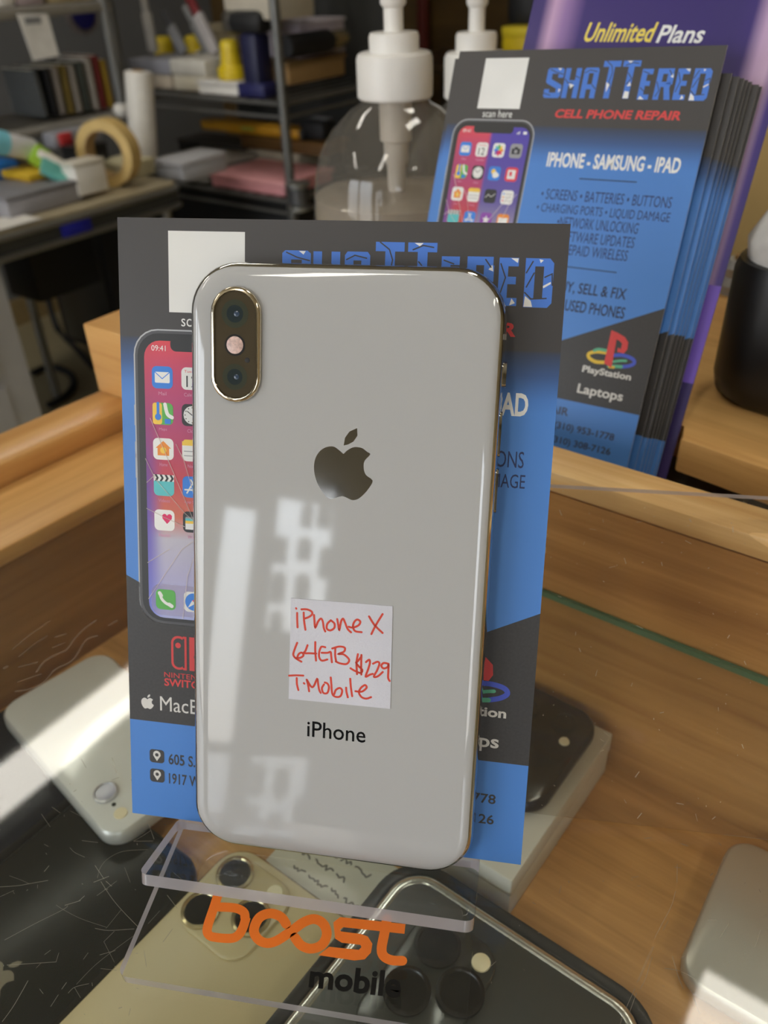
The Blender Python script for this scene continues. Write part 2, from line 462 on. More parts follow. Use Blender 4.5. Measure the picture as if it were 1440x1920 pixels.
# scratches in the clear top
scr = Print(fn=lambda x, y: at(x, y, z=0), lift=.03)
k1 = lambda x, y: (x / 4.57, 1500 + y / 4.57)
for pl in ([(40, 1200), (300, 1060), (540, 940), (580, 905)], [(480, 900), (560, 950), (700, 1020), (910, 1090)], [(815, 1100), (930, 1118), (1150, 1105)],
           [(655, 1580), (800, 1430), (960, 1300), (1150, 1160)], [(60, 1415), (300, 1400), (480, 1388)], [(480, 1390), (505, 1310)], [(310, 1440), (355, 1395)],
           [(600, 410), (640, 450), (725, 490)], [(605, 95), (690, 140), (765, 188)], [(380, 380), (430, 408)], [(835, 670), (860, 580), (930, 500), (1060, 440), (1265, 425)],
           [(1145, 352), (1220, 310), (1290, 262)], [(1145, 354), (1310, 352)], [(0, 745), (150, 735), (250, 718), (410, 690)], [(80, 650), (190, 690), (250, 718)], [(0, 830), (120, 775)],
           [(435, 1770), (500, 1670)], [(530, 1620), (570, 1565)], [(585, 1655), (640, 1605), (760, 1575)], [(640, 1610), (690, 1695)], [(20, 1900), (120, 1760), (240, 1550)],
           [(910, 1100), (1040, 940)], [(865, 700), (950, 830), (1040, 940), (1180, 1085)], [(715, 1365), (755, 1310)], [(890, 1215), (980, 1125)], [(890, 1215), (980, 1390)], [(1000, 695), (900, 770), (830, 820)],
           [(340, 1620), (370, 1660)], [(90, 60), (50, 150), (0, 210)], [(445, 60), (515, 110)], [(355, 120), (430, 230)], [(1270, 1060), (1370, 950)]):
    scr.stroke([k1(*p) for p in pl], random.uniform(.5, 1.1))
k2 = lambda x, y: (1150 + x / 4.966, 1540 + y / 4.966)
for pl in ([(578, 650), (540, 790), (450, 960), (385, 1085)], [(365, 1170), (290, 1330), (220, 1500)], [(380, 1165), (300, 1340), (235, 1490)], [(360, 1265), (300, 1460), (250, 1560)], [(200, 1560), (110, 1760), (65, 1885)],
           [(595, 400), (592, 570)], [(570, 425), (630, 435)], [(290, 160), (355, 152)], [(1370, 1015), (1320, 1165)], [(510, 930), (465, 1010)], [(150, 1780), (215, 1600)], [(550, 1260), (600, 1430), (650, 1560)], [(720, 1560), (800, 1790)], [(480, 1370), (620, 1395), (780, 1480)]):
    scr.stroke([k2(*p) for p in pl], random.uniform(.6, 1.2))
for i in range(80):
    x, y = (random.uniform(0, 330), random.uniform(1420, 1910)) if i < 50 else (random.uniform(900, 1440), random.uniform(1580, 1915))
    a = random.uniform(0, 2 * pi); L = random.choice((2, 3, 6, 14, 30))
    scr.stroke([(x, y), (x + L * cos(a), y + L * sin(a))], random.uniform(.6, 1.2), curve=False)
so = scr.build('scratches', clear('pale_scratch', haze=.34, hazec=(236, 228, 214)), top); so['kind'] = 'stuff'
# longer scuffs in the clear top, over the dark brown left panel
scu = Print(fn=lambda x, y: at(x, y, z=0), lift=.03)
k3 = lambda x, y: (x / 4.265, 1150 + y / 4.265)
for pl, w in (([(290, 470), (360, 380), (470, 320), (530, 295), (600, 200), (680, 120), (770, 55)], 3), ([(120, 625), (240, 605), (350, 550), (440, 450), (570, 385), (640, 290), (690, 210), (780, 180)], 3), ([(100, 290), (190, 210), (300, 130), (400, 60)], 2), ([(150, 350), (270, 250), (380, 180)], 2), ([(420, 275), (520, 235)], 2), ([(870, 95), (935, 60)], 3), ([(30, 440), (60, 425)], 4), ([(140, 550), (330, 485)], 2), ([(150, 430), (300, 390)], 2), ([(440, 190), (530, 165)], 2)):
    scu.stroke([k3(*p) for p in pl], w)
so = scu.build('scuffs', clear('pale_scuff', haze=.30, hazec=(200, 180, 160)), top); so['kind'] = 'stuff'

# raised rounded ledge outside the left rail
b = MB()
prof = [(.0458, .0005), (.0455, .006), (.0468, .0092), (.0498, .0105), (.0715, .0105), (.075, .009), (.076, .006), (.076, -.06), (.0458, -.06)]
b.loops([[V((x, -y, z)) for y, z in prof] for x in (-.008, .55)])
tag(b.build('counter_ledge', wood('orange_oak', (194, 142, 82), (214, 168, 106), .3), M=ML), 'rounded orange oak ledge raised along the outer side of the left rail', 'counter ledge')
b = MB(); b.box((.034, .046, .0185), (.068, .09, .037), bev=.0012)
bl = b.build('wooden_block', wood('orange_oak', (0,)*3, (0,)*3), M=frame((-.1475, .3990, .0107), V((.80, -.60, 0))))
tag(bl, 'squared orange oak block standing at the far end of the rounded ledge', 'wooden block')
# lower counter behind the right rail and the boards on it
b = MB(); b.prism([(.002, .0178), (.56, .0178), (.56, .4375), (-.12, .4375), (-.12, .105), (.002, .105)], -.035, .009)
b2 = b.build('laminate_counter', M_('grey_laminate', (126, 124, 118), .5, var=.1, vscale=200), M=frame(CORNER, A_R))
tag(b2, 'flat grey laminate counter surface behind the right oak rail', 'counter')
MBD = frame((.107, .271, .029), V((cos(radians(-45.5)), sin(radians(-45.5)), 0)))
b = MB(); b.prism([(.0035, .003), (.41, .003), (.41, .161), (-.08, .161), (-.08, .0145), (.0005, .0135)], 0, .014)
bmesh.ops.bevel(b.bm, geom=b.bm.edges[:], offset=.0008, segments=2, affect='EDGES', profile=.5)
sh = b.build('wooden_board', oak_light, M=MBD)
tag(sh, 'thick pale oak board lying on the grey counter under the black machine', 'board')
for x in (.03, .36):
    for y in (.03, .13):
        b = MB(); b.lathe([(.006, -.0199), (.006, 0)], 12, Matrix.Translation((x, y, 0))); b.build('foot', M_('black_rubber', (22, 22, 22), .7), sh)

# ------------------------------------------------------------------ the flyers
CW2, CH = 51.93, 153.42
BLUE = (72, 130, 208)
card_front = ramp_mat('flyer_print', 1, [(0, BLUE), (112.5, BLUE), (115.5, (68, 122, 198)), (121, (52, 84, 136)), (125.9, (50, 60, 82)), (126.0, (62, 59, 59)), (153.5, (64, 61, 61))], .42)
card_edge = M_('white_card_edge', (215, 212, 205), .7)
ink = M_('dark_ink', (52, 50, 50), .45, var=.12, vscale=1500)
navy_ink = M_('navy_ink', (32, 46, 92), .5)
black_ink = M_('black_ink', (26, 30, 44), .5)
red_ink = M_('red_ink', (214, 66, 66), .5)
blue_ink = M_('blue_ink', (70, 122, 214), .5)
soft_white = M_('soft_white_ink', (214, 212, 208), .5)
def card_body():
    b = MB(); b.box((0, CH / 2000, -.00015), (CW2 / 500, CH / 1000, .0003))
    for f in b.bm.faces: f.material_index = 0 if f.calc_center_median().z > -.00005 else 1
    return b
SW = 2.05
def shatter_logo(p):
    def seg(pts, mi=0, L=0, w=SW): p.stroke(pts, w, mi, L, curve=False, caps=False)
    def bar(x0, y0, x1, y1): p.rect(x0, y0, x1, y1, 0, 0)
    y0, y1 = 136.3, 146.7
    # S
    p.shape([(-11.9, 146.2), (-11.2, 146.8), (-6, 146.8), (-5.2, 146.2), (-5.2, 143.4), (-7.3, 143.4), (-7.3, 144.8), (-9.8, 144.8), (-9.8, 142.9), (-5.6, 141.0), (-5.2, 140.4), (-5.2, 137), (-5.9, 136.3), (-11.4, 136.3), (-12, 137), (-12, 139.4), (-9.9, 139.4), (-9.9, 138.2), (-7.3, 138.2), (-7.3, 139.6), (-11.5, 141.5), (-11.9, 142.1)])
    # H
    bar(-4.6, y0, -2.6, y1); bar(-.4, y0, 1.6, y1); bar(-2.6, 140.6, -.4, 142.5)
    # a
    bar(2.7, y0, 4.7, 146); bar(6.5, y0, 8.5, 146); p.shape([(2.7, 146), (8.5, 146), (7.9, 146.8), (3.3, 146.8)]); bar(4.7, 144.9, 6.5, 146); bar(4.7, 139.4, 6.5, 141.1)
    # T T
    for x in (9.7, 17.0): bar(x, 147.0, x + 6.5, 149.0); bar(x + 2.2, 136.3, x + 4.4, 147.0)
    # E R E
    for x, w in ((24.6, 4.0), (37.3, 4.2)):
        bar(x, y0 - .3, x + 2, 146.2); bar(x + 2, 144.4, x + w, 146.2); bar(x + 2, 140.6, x + w - .4, 142.2); bar(x + 2, y0 - .3, x + w, y0 + 1.4)
    bar(30.3, 136, 32.3, 146.3); bar(32.3, 144.5, 36, 146.3); bar(34, 141, 36.2, 144.5); bar(32.3, 140.2, 35.6, 141.9); p.shape([(33.4, 140.2), (35.4, 140.2), (36.5, 136), (34.3, 136)])
    # D
    p.shape([(43, 135.8), (48.2, 135.8), (49.1, 136.8), (49.1, 145.2), (48.2, 146.2), (43, 146.2)])
    p.rect(45.1, 137.6, 47.0, 144.5, 3, 1)
    # cracks and chips
    for q in ([(-11, 146.4), (-8.4, 145.3), (-5.4, 144.6)], [(-12, 138), (-9, 137.2)], [(-4.4, 143), (-2.9, 141.5), (-1, 141.8)], [(-.4, 144), (1.5, 143.2)], [(3, 145), (5, 146), (7.8, 145.4)], [(6.6, 141), (8.4, 139.4)], [(10.6, 149), (12.8, 147.4), (13.6, 145.2), (13, 142), (14, 139.5)], [(18, 147.4), (20.4, 148.4), (22.8, 148)], [(19.4, 145), (21.2, 143), (19.5, 141)],
              [(25, 145.4), (27.4, 144.6)], [(25, 140), (27, 138.5)], [(30.6, 142), (32, 139), (31, 137)], [(34.2, 145.8), (35.6, 144)], [(37.6, 145), (38.8, 142), (37.8, 138.5)], [(43.2, 143), (44.6, 145.6)], [(43.4, 140), (45, 143.2)], [(47.2, 142.2), (48.8, 143), (49, 140.5)], [(43.1, 139), (44.6, 137.6), (48, 137.8)]):
        p.stroke(q, .28, 3, 2, curve=False, caps=False)
    for q in ([(-8, 146.7), (-6.4, 146.7), (-6.9, 145.9)], [(-6.2, 139.6), (-5.3, 139.2), (-6.1, 138.2)], [(-2.4, 141.4), (-.3, 140.8), (-1.6, 139.6)], [(12, 141.8), (13.4, 141), (12.6, 138.4)], [(19.3, 136.4), (21.3, 136.4), (21.2, 138.6), (19.6, 138.8)], [(20.8, 142), (21.4, 140.6), (20, 140.4)], [(18.4, 148.9), (20.4, 148.9), (19.6, 148.2)], [(25, 136.1), (27.2, 136.1), (25.6, 137.2)], [(35, 143.6), (36.1, 143.2), (35.8, 144.6)], [(39.8, 146.1), (41.4, 146.1), (41.3, 145.1)], [(43.1, 135.9), (45.0, 135.9), (44.6, 137.2), (43.3, 138.2)], [(47.1, 139.9), (48.7, 140.9), (48.6, 141.3), (47, 140.4)], [(45.9, 146), (46.8, 145.8), (46.2, 145.2)], [(40, 136.1), (41.2, 136.6), (40.4, 137.6)]):
        p.shape(q, 1, 2)
def flyer(M, label, group=None):
    r = card_body().build('flyer', [card_front, card_edge], M=M)
    tag(r, label, 'flyer', group)
    p = Print(); p.shape([(-CW2, 66.8), (0, 41.5), (CW2, 66.0), (CW2, 27.0), (-CW2, 27.4)], 0); p.build('dark_panel', ink, r)
    p = Print(); shatter_logo(p); p.build('shattered_title', [blue_ink, white_print, red_ink, M_('header_ink', (60, 57, 57), .45)], r)
    p = Print(); p.text('CELL PHONE REPAIR', -5.8, 129.3, 41.8, 132.4, 0, bold=.035, shear=.15); p.build('red_subtitle', red_ink, r)
    # where the scan square sat: plain pale square, no code
    p = Print(); p.rect(-39.4, 132.2, -20.8, 150.6, 0); p.text('scan here', -36.4, 129.0, -23.5, 131.7, 0); p.build('scan_square', white_print, r)
    p = Print(); p.text('IPHONE - SAMSUNG - IPAD', -5.0, 111.8, 45.7, 117.1, 0, bold=.03); p.build('white_headline', white_print, r)
    p = Print()
    p.rect(9.4, 108.0, 31.4, 108.35, 1); p.rect(9.4, 76.1, 31.4, 76.45, 1)
    for s, x0, x1, y in (('• SCREENS • BATTERIES • BUTTONS', -4.6, 45.6, 100.1), ('• CHARGING PORTS • LIQUID DAMAGE', -5.4, 46.2, 94.8), ('•NETWORK UNLOCKING', 4.2, 35.8, 90.4), ('•SOFTWARE UPDATES', 4.6, 35.6, 85.4), ('•PREPAID WIRELESS', 6.2, 34.2, 80.6)):
        p.text(s, x0, y, x1, y + 3.8, 0)
    p.text('BUY, SELL & FIX', 8.6, 66.4, 36.9, 71.0, 1, bold=.012); p.text('USED PHONES', 14.3, 60.2, 37.9, 64.4, 1, bold=.012)
    p.build('service_list', [navy_ink, black_ink], r)
    # the cracked phone picture
    p = Print()
    p.rect(-48.6, 54.4, -12.4, 128.2, 0, 0, 6.2); p.rect(-48.25, 54.75, -12.75, 127.85, 1, 1, 5.9); p.rect(-47.6, 55.4, -13.4, 127.2, 2, 2, 5.4)
    p.rect(-45.9, 56.3, -14.2, 125.5, 3, 3, 4.0)
    p.rect(-39.2, 123.1, -21.6, 126.4, 2, 4, 1.4)
    p.rect(-45.2, 57.0, -15.0, 65.2, 4, 4, 2.6)
    for y, h in ((105, 5), (97, 4), (92, 6)): p.rect(-48.75, y, -48.45, y + h, 0, 1)
    p.text('09:41', -44, 123.1, -40.4, 124.4, 5, 4)
    for k in range(3): p.rect(-19.9 + k * .5, 123.0, -19.6 + k * .5, 123.5 + .3 * k, 5, 4)
    p.rect(-17.2, 123.0, -15.6, 124.0, 5, 4, .25)
    p.build('phone_picture', [M_('silver_ink', (176, 178, 182), .4), M_('dark_rim_ink', (74, 74, 78), .4), M_('bezel_ink', (32, 32, 34), .4), screen_mat(), clear('dock_tint', haze=.35, hazec=(225, 215, 225)), white_print], r)
    p = Print(lift=.13); icons(p); p.build('app_icons', ICON_MATS(), r)
    p = Print(lift=.26)
    for q in ([(-46, 97), (-43.5, 92), (-36, 84), (-30, 79)], [(-45.8, 91), (-43.6, 93)], [(-46, 84.5), (-41, 82.4), (-36, 80.5)], [(-44.6, 107), (-41, 99), (-34, 83), (-31, 76)], [(-46, 70.5), (-40, 74.5)], [(-45.9, 61), (-37, 74.5), (-30, 80)], [(-36.8, 56.5), (-35.4, 68), (-31, 80)], [(-20, 89), (-17, 98), (-15, 101)], [(-26, 89), (-21, 96), (-17, 101)], [(-33.6, 89), (-36, 97), (-38, 101)]):
        p.stroke(q, .22, 0, curve=False, caps=False)
    p.build('screen_cracks', clear('crack_ink', haze=.7, hazec=(245, 235, 230)), r)
    # console and computer marks
    p = Print(lift=.06)
    # red handheld console mark
    o_, i_ = rrect(-40.1, 42.6, -35.9, 51.7, 1.9), None
    p.rect(-40.1, 42.6, -36.0, 51.7, 0, 0, 1.9); p.rect(-39.5, 43.2, -36.6, 51.1, 1, 1, 1.4); p.rect(-36.9, 42.6, -35.9, 51.7, 0, 2); p.rect(-37.0, 43.2, -36.5, 51.1, 1, 3)
    p.shape(ell(-38.2, 49.2, .75), 0, 4)
    p.rect(-35.2, 42.6, -30.9, 51.7, 0, 0, 1.9); p.rect(-35.2, 42.6, -33, 51.7, 0, 1); p.shape(ell(-33.2, 46.4, .8), 1, 2)
    p.text('NINTENDO', -42.1, 40.2, -29.2, 41.6, 0, 1); p.text('SWITCH', -42.1, 37.8, -30.6, 39.9, 0, 1, bold=.02)
    MK = [red_ink, ink, soft_white, M_('yellow_ink', (226, 190, 60), .5), M_('teal_ink', (90, 176, 140), .5), M_('royal_ink', (70, 90, 200), .5)]
    p.build('handheld_mark', MK, r); p = Print(lift=.06)
    bo, le = apple_shape(-46.9, 32.8, 4.2); p.shape(bo, 2); p.shape(le, 2)
    p.text('MacBook', -43.4, 30.7, -24.5, 34.7, 2)
    p.build('computer_mark', MK, r); p = Print(lift=.06)
    # upright red letter on a coloured swoosh
    p.stroke([(34.2, 47.2), (30.5, 47.0), (27.8, 45.8), (28.3, 44.3), (31.0, 43.3), (34.4, 43.6)], 1.3, 3, 1); p.stroke([(34.2, 48.0), (31.2, 48.0), (29.6, 47.3)], 1.1, 4, 2)
    p.stroke([(37.6, 46.8), (41, 47.3), (44.6, 46.6), (45.6, 45.2), (44, 43.9), (41.2, 43.1)], 1.3, 5, 1); p.stroke([(41.2, 43.1), (38.5, 42.8), (36.4, 42.5)], 1.2, 4, 2); p.stroke([(37.6, 44.4), (40.4, 45.2), (42.4, 45.5)], .9, 4, 2); p.stroke([(36.8, 42.3), (38.4, 42.4)], .9, 3, 3)
    p.shape([(34.4, 55.6), (37.0, 55.0), (37.6, 42.0), (34.4, 43.3)], 0, 4); p.shape([(37.0, 55.0), (40.0, 53.9), (41.7, 52.2), (41.9, 49.6), (40.9, 48.0), (38.4, 48.2), (38.35, 49.7), (39.5, 49.4), (39.5, 51.4), (38.4, 52.2), (36.9, 52.7)], 0, 4)
    p.text('PlayStation', 26.6, 38.0, 45.7, 41.3, 2, 1, bold=.03); p.text('Laptops', 26.4, 29.6, 44.4, 34.2, 2, 1, bold=.02)
    p.build('console_mark', MK, r)
    p = Print(lift=.06)
    for y, s, x1 in ((15.7, '605 S.', -33.9), (10.1, '1917 W', -32.6)):
        p.rect(-46.6, y, -42.5, y + 3.8, 0, 0, .9)
        p.shape([(-44.55, y + .5), (-43.5, y + 2.1), (-43.6, y + 2.9), (-44.1, y + 3.35), (-44.55, y + 3.45), (-45.0, y + 3.35), (-45.5, y + 2.9), (-45.6, y + 2.1)], 1, 1); p.shape(ell(-44.55, y + 2.3, .5), 0, 2)
        p.text(s, -41.3, y, x1, y + 3.1, 0, 0, bold=.015)
    p.build('address_lines', [ink, soft_white], r); p = Print(lift=.06)
    p.text('REPAIR', 10, 21.1, 24.9, 24.2, 0, bold=.015); p.text('(310) 953-1778', 20.2, 14.9, 44.6, 18.3, 0, bold=.015); p.text('(310) 308-7126', 20.2, 9.3, 44.5, 12.7, 0, bold=.015)
    p.build('telephone_lines', ink, r)
    return r
def screen_mat():
    if 'screen_ink' in MATS: return MATS['screen_ink']
    mt, nt, b, out = newmat('screen_ink')
    co = nt.nodes.new('ShaderNodeTexCoord'); sp = nt.nodes.new('ShaderNodeSeparateXYZ'); nt.links.new(co.outputs['Object'], sp.inputs[0])
    def ramp(ax, lo, hi, stops, src=None):
        mr = nt.nodes.new('ShaderNodeMapRange'); mr.inputs['From Min'].default_value, mr.inputs['From Max'].default_value = lo / 1000, hi / 1000
        nt.links.new(src if src else sp.outputs[ax], mr.inputs['Value'])
        rm = nt.nodes.new('ShaderNodeValToRGB'); el = rm.color_ramp.elements
        for i, (q, c) in enumerate(stops):
            e = el[i] if i < 2 else el.new(q)
            e.position, e.color = q, lin(c)
        nt.links.new(mr.outputs[0], rm.inputs[0]); return rm.outputs[0]
    left = ramp(1, 56, 126, [(0, (170, 176, 222)), (.16, (176, 172, 206)), (.30, (190, 186, 200)), (.38, (206, 110, 84)), (.52, (192, 62, 76)), (.75, (176, 62, 118)), (.90, (196, 66, 104)), (1, (222, 70, 78))])
    right = ramp(1, 56, 126, [(0, (200, 170, 165)), (.2, (205, 190, 190)), (.45, (150, 140, 170)), (.6, (96, 84, 160)), (.8, (84, 66, 164)), (1, (76, 62, 170))])
    edge = ramp(1, 56, 126, [(0, (120, 130, 214)), (.35, (110, 90, 180)), (.5, (112, 66, 150)), (.7, (150, 60, 120)), (1, (215, 68, 80))])
    def mask(lo, hi, src=None):
        mr = nt.nodes.new('ShaderNodeMapRange'); mr.interpolation_type = 'SMOOTHSTEP'
        mr.inputs['From Min'].default_value, mr.inputs['From Max'].default_value = lo / 1000, hi / 1000
        nt.links.new(sp.outputs[0], mr.inputs['Value']); return mr.outputs[0]
    def mix(f, a, c):
        mx = nt.nodes.new('ShaderNodeMix'); mx.data_type = 'RGBA'
        nt.links.new(f, mx.inputs[0]); nt.links.new(a, mx.inputs[6]); nt.links.new(c, mx.inputs[7]); return mx.outputs[2]
    nt.links.new(mix(mask(-32, -30), mix(mask(-46, -41), edge, left), right), b.inputs['Base Color'])
    b.inputs['Roughness'].default_value = .42
    MATS['screen_ink'] = mt
    return mt
def ICON_MATS():
    return [white_print, M_('icon_blue', (56, 130, 222), .5), M_('icon_dark', (44, 44, 48), .5), M_('icon_grey', (150, 150, 154), .5), M_('icon_red', (222, 66, 84), .5), M_('icon_orange', (230, 140, 52), .5),
            M_('icon_yellow', (240, 200, 76), .5), M_('icon_green', (92, 176, 84), .5), M_('icon_teal', (92, 190, 196), .5), M_('icon_purple', (140, 70, 170), .5), M_('icon_pink', (214, 40, 100), .5), M_('icon_label', (214, 150, 180), .5)]
def icons(p):
    X = (-44.0, -36.5, -29.0, -21.5); Y = (119.5, 110.8, 102.2, 93.2, 84.4)
    S = 5.3
    def sq(c, r_, mi): p.rect(X[c], Y[r_] - S, X[c] + S, Y[r_], mi, 0, 1.2); return X[c] + S / 2, Y[r_] - S / 2
    x, y = sq(0, 0, 1); p.rect(x - 1.9, y - 1.3, x + 1.9, y + 1.3, 0, 1, .3); p.stroke([(x - 1.8, y + 1.2), (x, y - .3), (x + 1.8, y + 1.2)], .2, 1, 2, curve=False)
    x, y = sq(1, 0, 0); p.text('Tuesday', x - 1.9, y + 1.2, x + 1.9, y + 2.0, 4, 1); p.text('12', x - 1.4, y - 2, x + 1.4, y + .7, 2, 1)
    x, y = sq(2, 0, 0)
    for k, mi in enumerate((5, 6, 7, 8, 1, 9, 10, 4)): a = k * pi / 4; p.shape(ell(x + 1.15 * cos(a), y + 1.15 * sin(a), 1.0, .55, 12, a), mi, 1 + k * .2)
    x, y = sq(3, 0, 3); p.rect(x - 1.8, y - 1.2, x + 1.8, y + .9, 2, 1, .4); p.rect(x - .7, y + .9, x + .7, y + 1.5, 2, 1); p.shape(ell(x, y - .2, .7), 3, 2)
    x, y = sq(0, 1, 7); p.rect(x - 2.6, y - 2.6, x - .2, y + 2.6, 6, 1, .6); p.stroke([(x + .6, y + 2.3), (x + 1.2, y), (x + 2.4, y - .8)], .9, 0, 2); p.stroke([(x - 1.2, y + 2.5), (x - 1.2, y - .6)], .7, 1, 2); p.shape(ell(x - 1.2, y - .8, .8), 1, 3); p.rect(x + .5, y - 2.4, x + 2, y - 1.2, 1, 3)
    x, y = sq(1, 1, 2); p.shape(ell(x, y, 2.2), 0, 1); p.stroke([(x, y), (x - 1.2, y + .9)], .2, 2, 2); p.stroke([(x, y), (x + 1.1, y + 1.2)], .2, 2, 2)
    for k in range(12): p.shape(ell(x + 1.8 * cos(k * pi / 6), y + 1.8 * sin(k * pi / 6), .16, n=6), 2, 2)
    x, y = sq(2, 1, 1); p.shape(ell(x - .5, y + .7, 1.0), 6, 1); p.shape(ell(x + .4, y - .5, 1.2), 0, 2); p.shape(ell(x + 1.3, y - .6, .8), 0, 2.2)
    x, y = sq(3, 1, 4); p.rect(x - 1.7, y - 1.7, x + 1.7, y + 1.7, 0, 1, .3); p.rect(x - .9, y - .6, x + .2, y + 1, 4, 2)
    x, y = sq(0, 2, 0); p.shape([(x - 1.5, y - 1.6), (x + 1.5, y - 1.6), (x + 1.5, y + .2), (x + 2, y + .2), (x, y + 2), (x - 2, y + .2), (x - 1.5, y + .2)], 5, 1); p.shape(ell(x, y - .3, .8), 6, 2)
    x, y = sq(1, 2, 0); p.rect(x - 2.65, y + 1.2, x + 2.65, y + 2.2, 6, 1); p.rect(x - 2.3, y + 1.6, x + 2.3, y + 2.65, 6, 1.2, .5); p.rect(x - 2.2, y - .3, x + 2.2, y - .1, 3, 1); p.rect(x - 2.2, y - 1.4, x + 2.2, y - 1.2, 3, 1)
    x, y = sq(2, 2, 2); p.stroke([(x - 2, y - .6), (x - .8, y + .6), (x + .4, y - .2), (x + 2, y + 1)], .2, 0, 1)
    x, y = sq(3, 2, 0)
    for k, mi in enumerate((1, 5, 4)): p.shape(ell(x - 1.7, y + 1.3 - 1.3 * k, .35, n=8), mi, 1); p.rect(x - 1, y + 1.2 - 1.3 * k, x + 2, y + 1.35 - 1.3 * k, 3, 1)
    x, y = sq(0, 3, 8); p.rect(x - 2.65, y + 1.0, x + 2.65, y + 2.65, 0, 1)
    for k in range(4): p.shape([(x - 2.4 + k * 1.3, y + 1), (x - 1.8 + k * 1.3, y + 1), (x - 1.3 + k * 1.3, y + 1.8), (x - 1.8 + k * 1.3, y + 2.65), (x - 2.4 + k * 1.3, y + 2.65), (x - 1.9 + k * 1.3, y + 1.8)], 2, 2)
    x, y = sq(1, 3, 1)
    for a, c in (((-1.5, -1.5), (.5, 1.8)), ((1.5, -1.5), (-.5, 1.8)), ((-2, -.7), (2, -.7))): p.stroke([(x + a[0], y + a[1]), (x + c[0], y + c[1])], .4, 0, 1)
    x, y = sq(2, 3, 9); p.shape([(x + (1.7 if k % 2 == 0 else .75) * sin(k * pi / 5), y + (1.7 if k % 2 == 0 else .75) * cos(k * pi / 5)) for k in range(10)], 0, 1)
    x, y = sq(3, 3, 5); p.shape([(x - 2, y - 1.2), (x, y - 1.5), (x, y + 1.1), (x - 2, y + 1.4)], 0, 1); p.shape([(x, y - 1.5), (x + 2, y - 1.2), (x + 2, y + 1.4), (x, y + 1.1)], 0, 1.2)
    x, y = sq(0, 4, 0); x += .7; y += .6; p.shape([(x, y - 1.5), (x - 1.2, y - .2), (x - 1.3, y + .6), (x - .8, y + 1.05), (x - .3, y + .95), (x, y + .55), (x + .3, y + .95), (x + .8, y + 1.05), (x + 1.3, y + .6), (x + 1.2, y - .2)], 10, 1)
    x, y = sq(1, 4, 2); p.rect(x - 2, y - 1.9, x + 2, y + 1.3, 3, 1, .3); p.rect(x - 2, y + .3, x + 2, y + .9, 8, 2); p.rect(x - 2, y - .4, x + 2, y + .3, 6, 2); p.rect(x - 2, y - 1.9, x + 2, y - .4, 0, 2)
    Y.__class__
    for c, mi in ((0, 7), (1, 0), (2, 1), (3, 10)): p.rect(X[c], 58.5, X[c] + S, 63.8, mi, 0, 1.2)
    x, y = X[0] + S / 2, 61.15; p.stroke([(x - 1.5, y + 1.5), (x - 1.1, y + .2), (x, y - .9), (x + 1.5, y - 1.5)], .75, 0, 1)
    p.stroke([(x - 1.6, y + 1.6), (x - 1.2, y + 1.0)], 1.0, 0, 1); p.stroke([(x + .9, y - 1.2), (x + 1.6, y - 1.6)], 1.0, 0, 1)
    x = X[1] + S / 2; p.shape(ell(x, y, 2.3), 1, 1); p.shape([(x + 1.6, y + 1.6), (x - .4, y + .4), (x + .4, y - .4)], 4, 2); p.shape([(x - 1.6, y - 1.6), (x - .4, y + .4), (x + .4, y - .4)], 0, 2)
    for (c, r_, s) in ((0, 0, 'Mail'), (1, 0, 'Calendar'), (0, 1, 'Maps'), (1, 1, 'Clock'), (0, 2, 'Home'), (1, 2, 'Notes'), (0, 3, 'Videos'), (1, 3, 'App Store'), (0, 4, 'Health'), (1, 4, 'Wallet')):
        w = min(.5 * len(s), 4.6); x = X[c] + S / 2; p.text(s, x - w / 2, Y[r_] - S - 1.6, x + w / 2, Y[r_] - S - .75, 11, 1)

# pose of the phone for sale and everything on its stand
YAW, LEAN = -0.18996, 0.4002
U = V((cos(YAW), sin(YAW), 0)); BK = V((-sin(YAW), cos(YAW), 0))
VV = EZ * cos(LEAN) + BK * sin(LEAN); NN = U.cross(VV)
PO = V((-.01731, .12352, .010))           # bottom centre of the phone's back
M_PHONE = frame(PO, U, VV, NN)
M_CARD = frame(PO - NN * .00915 + U * -.00438 + VV * .00014, U, VV, NN)
flyer(M_CARD, 'blue and black repair flyer standing upright behind the silver phone on the clear stand')

# the stack of flyers behind the right rail
SU, SV, SN = V((.8126, -.5811, .0434)), V((.2039, .3533, .9130)), V((-.5459, -.7331, .4056))
ST = V((.0481, .2942, .025))
fl0 = flyer(frame(ST, SU, SV, SN), 'front flyer of the stack behind the oak rail, its whole printed face showing', 'flyers in the stack')
b0 = card_body().build('flyer', [card_front, card_edge])
p = Print(); p.shape([(-CW2, 66.8), (0, 41.5), (CW2, 66.0), (CW2, 27.0), (-CW2, 27.4)], 0); p.build('dark_panel', ink, b0)
NSTK = 9
for i in range(1, NSTK):
    da = radians(-.13 * i + random.uniform(-.12, .12))
    dn = .0004 + .0014 * i
    sh_ = .0010 * i + random.uniform(-.0004, .0006)
    lo = (-.0065 - random.uniform(0, .0012)) if i > 1 else -.0018
    if i == 1: sh_, da = -.0024, radians(.2)
    ta = radians(.17 * i); SVi, SNi = SV * cos(ta) - SN * sin(ta), SN * cos(ta) + SV * sin(ta)
    M = frame(ST - SN * dn + SU * sh_ + SV * lo, SU * cos(da) + SVi * sin(da), SVi * cos(da) - SU * sin(da), SNi)
    lab = 'flyer fanned out in the stack behind the front one, only its right edge strip showing' if i > 1 else 'second flyer of the stack, its dark top left corner peeking out beside the front one'
    if i == 1: tag(b0, lab, 'flyer', 'flyers in the stack'); b0.matrix_basis = M
    else: dup(b0, M, lab, 'flyers in the stack')

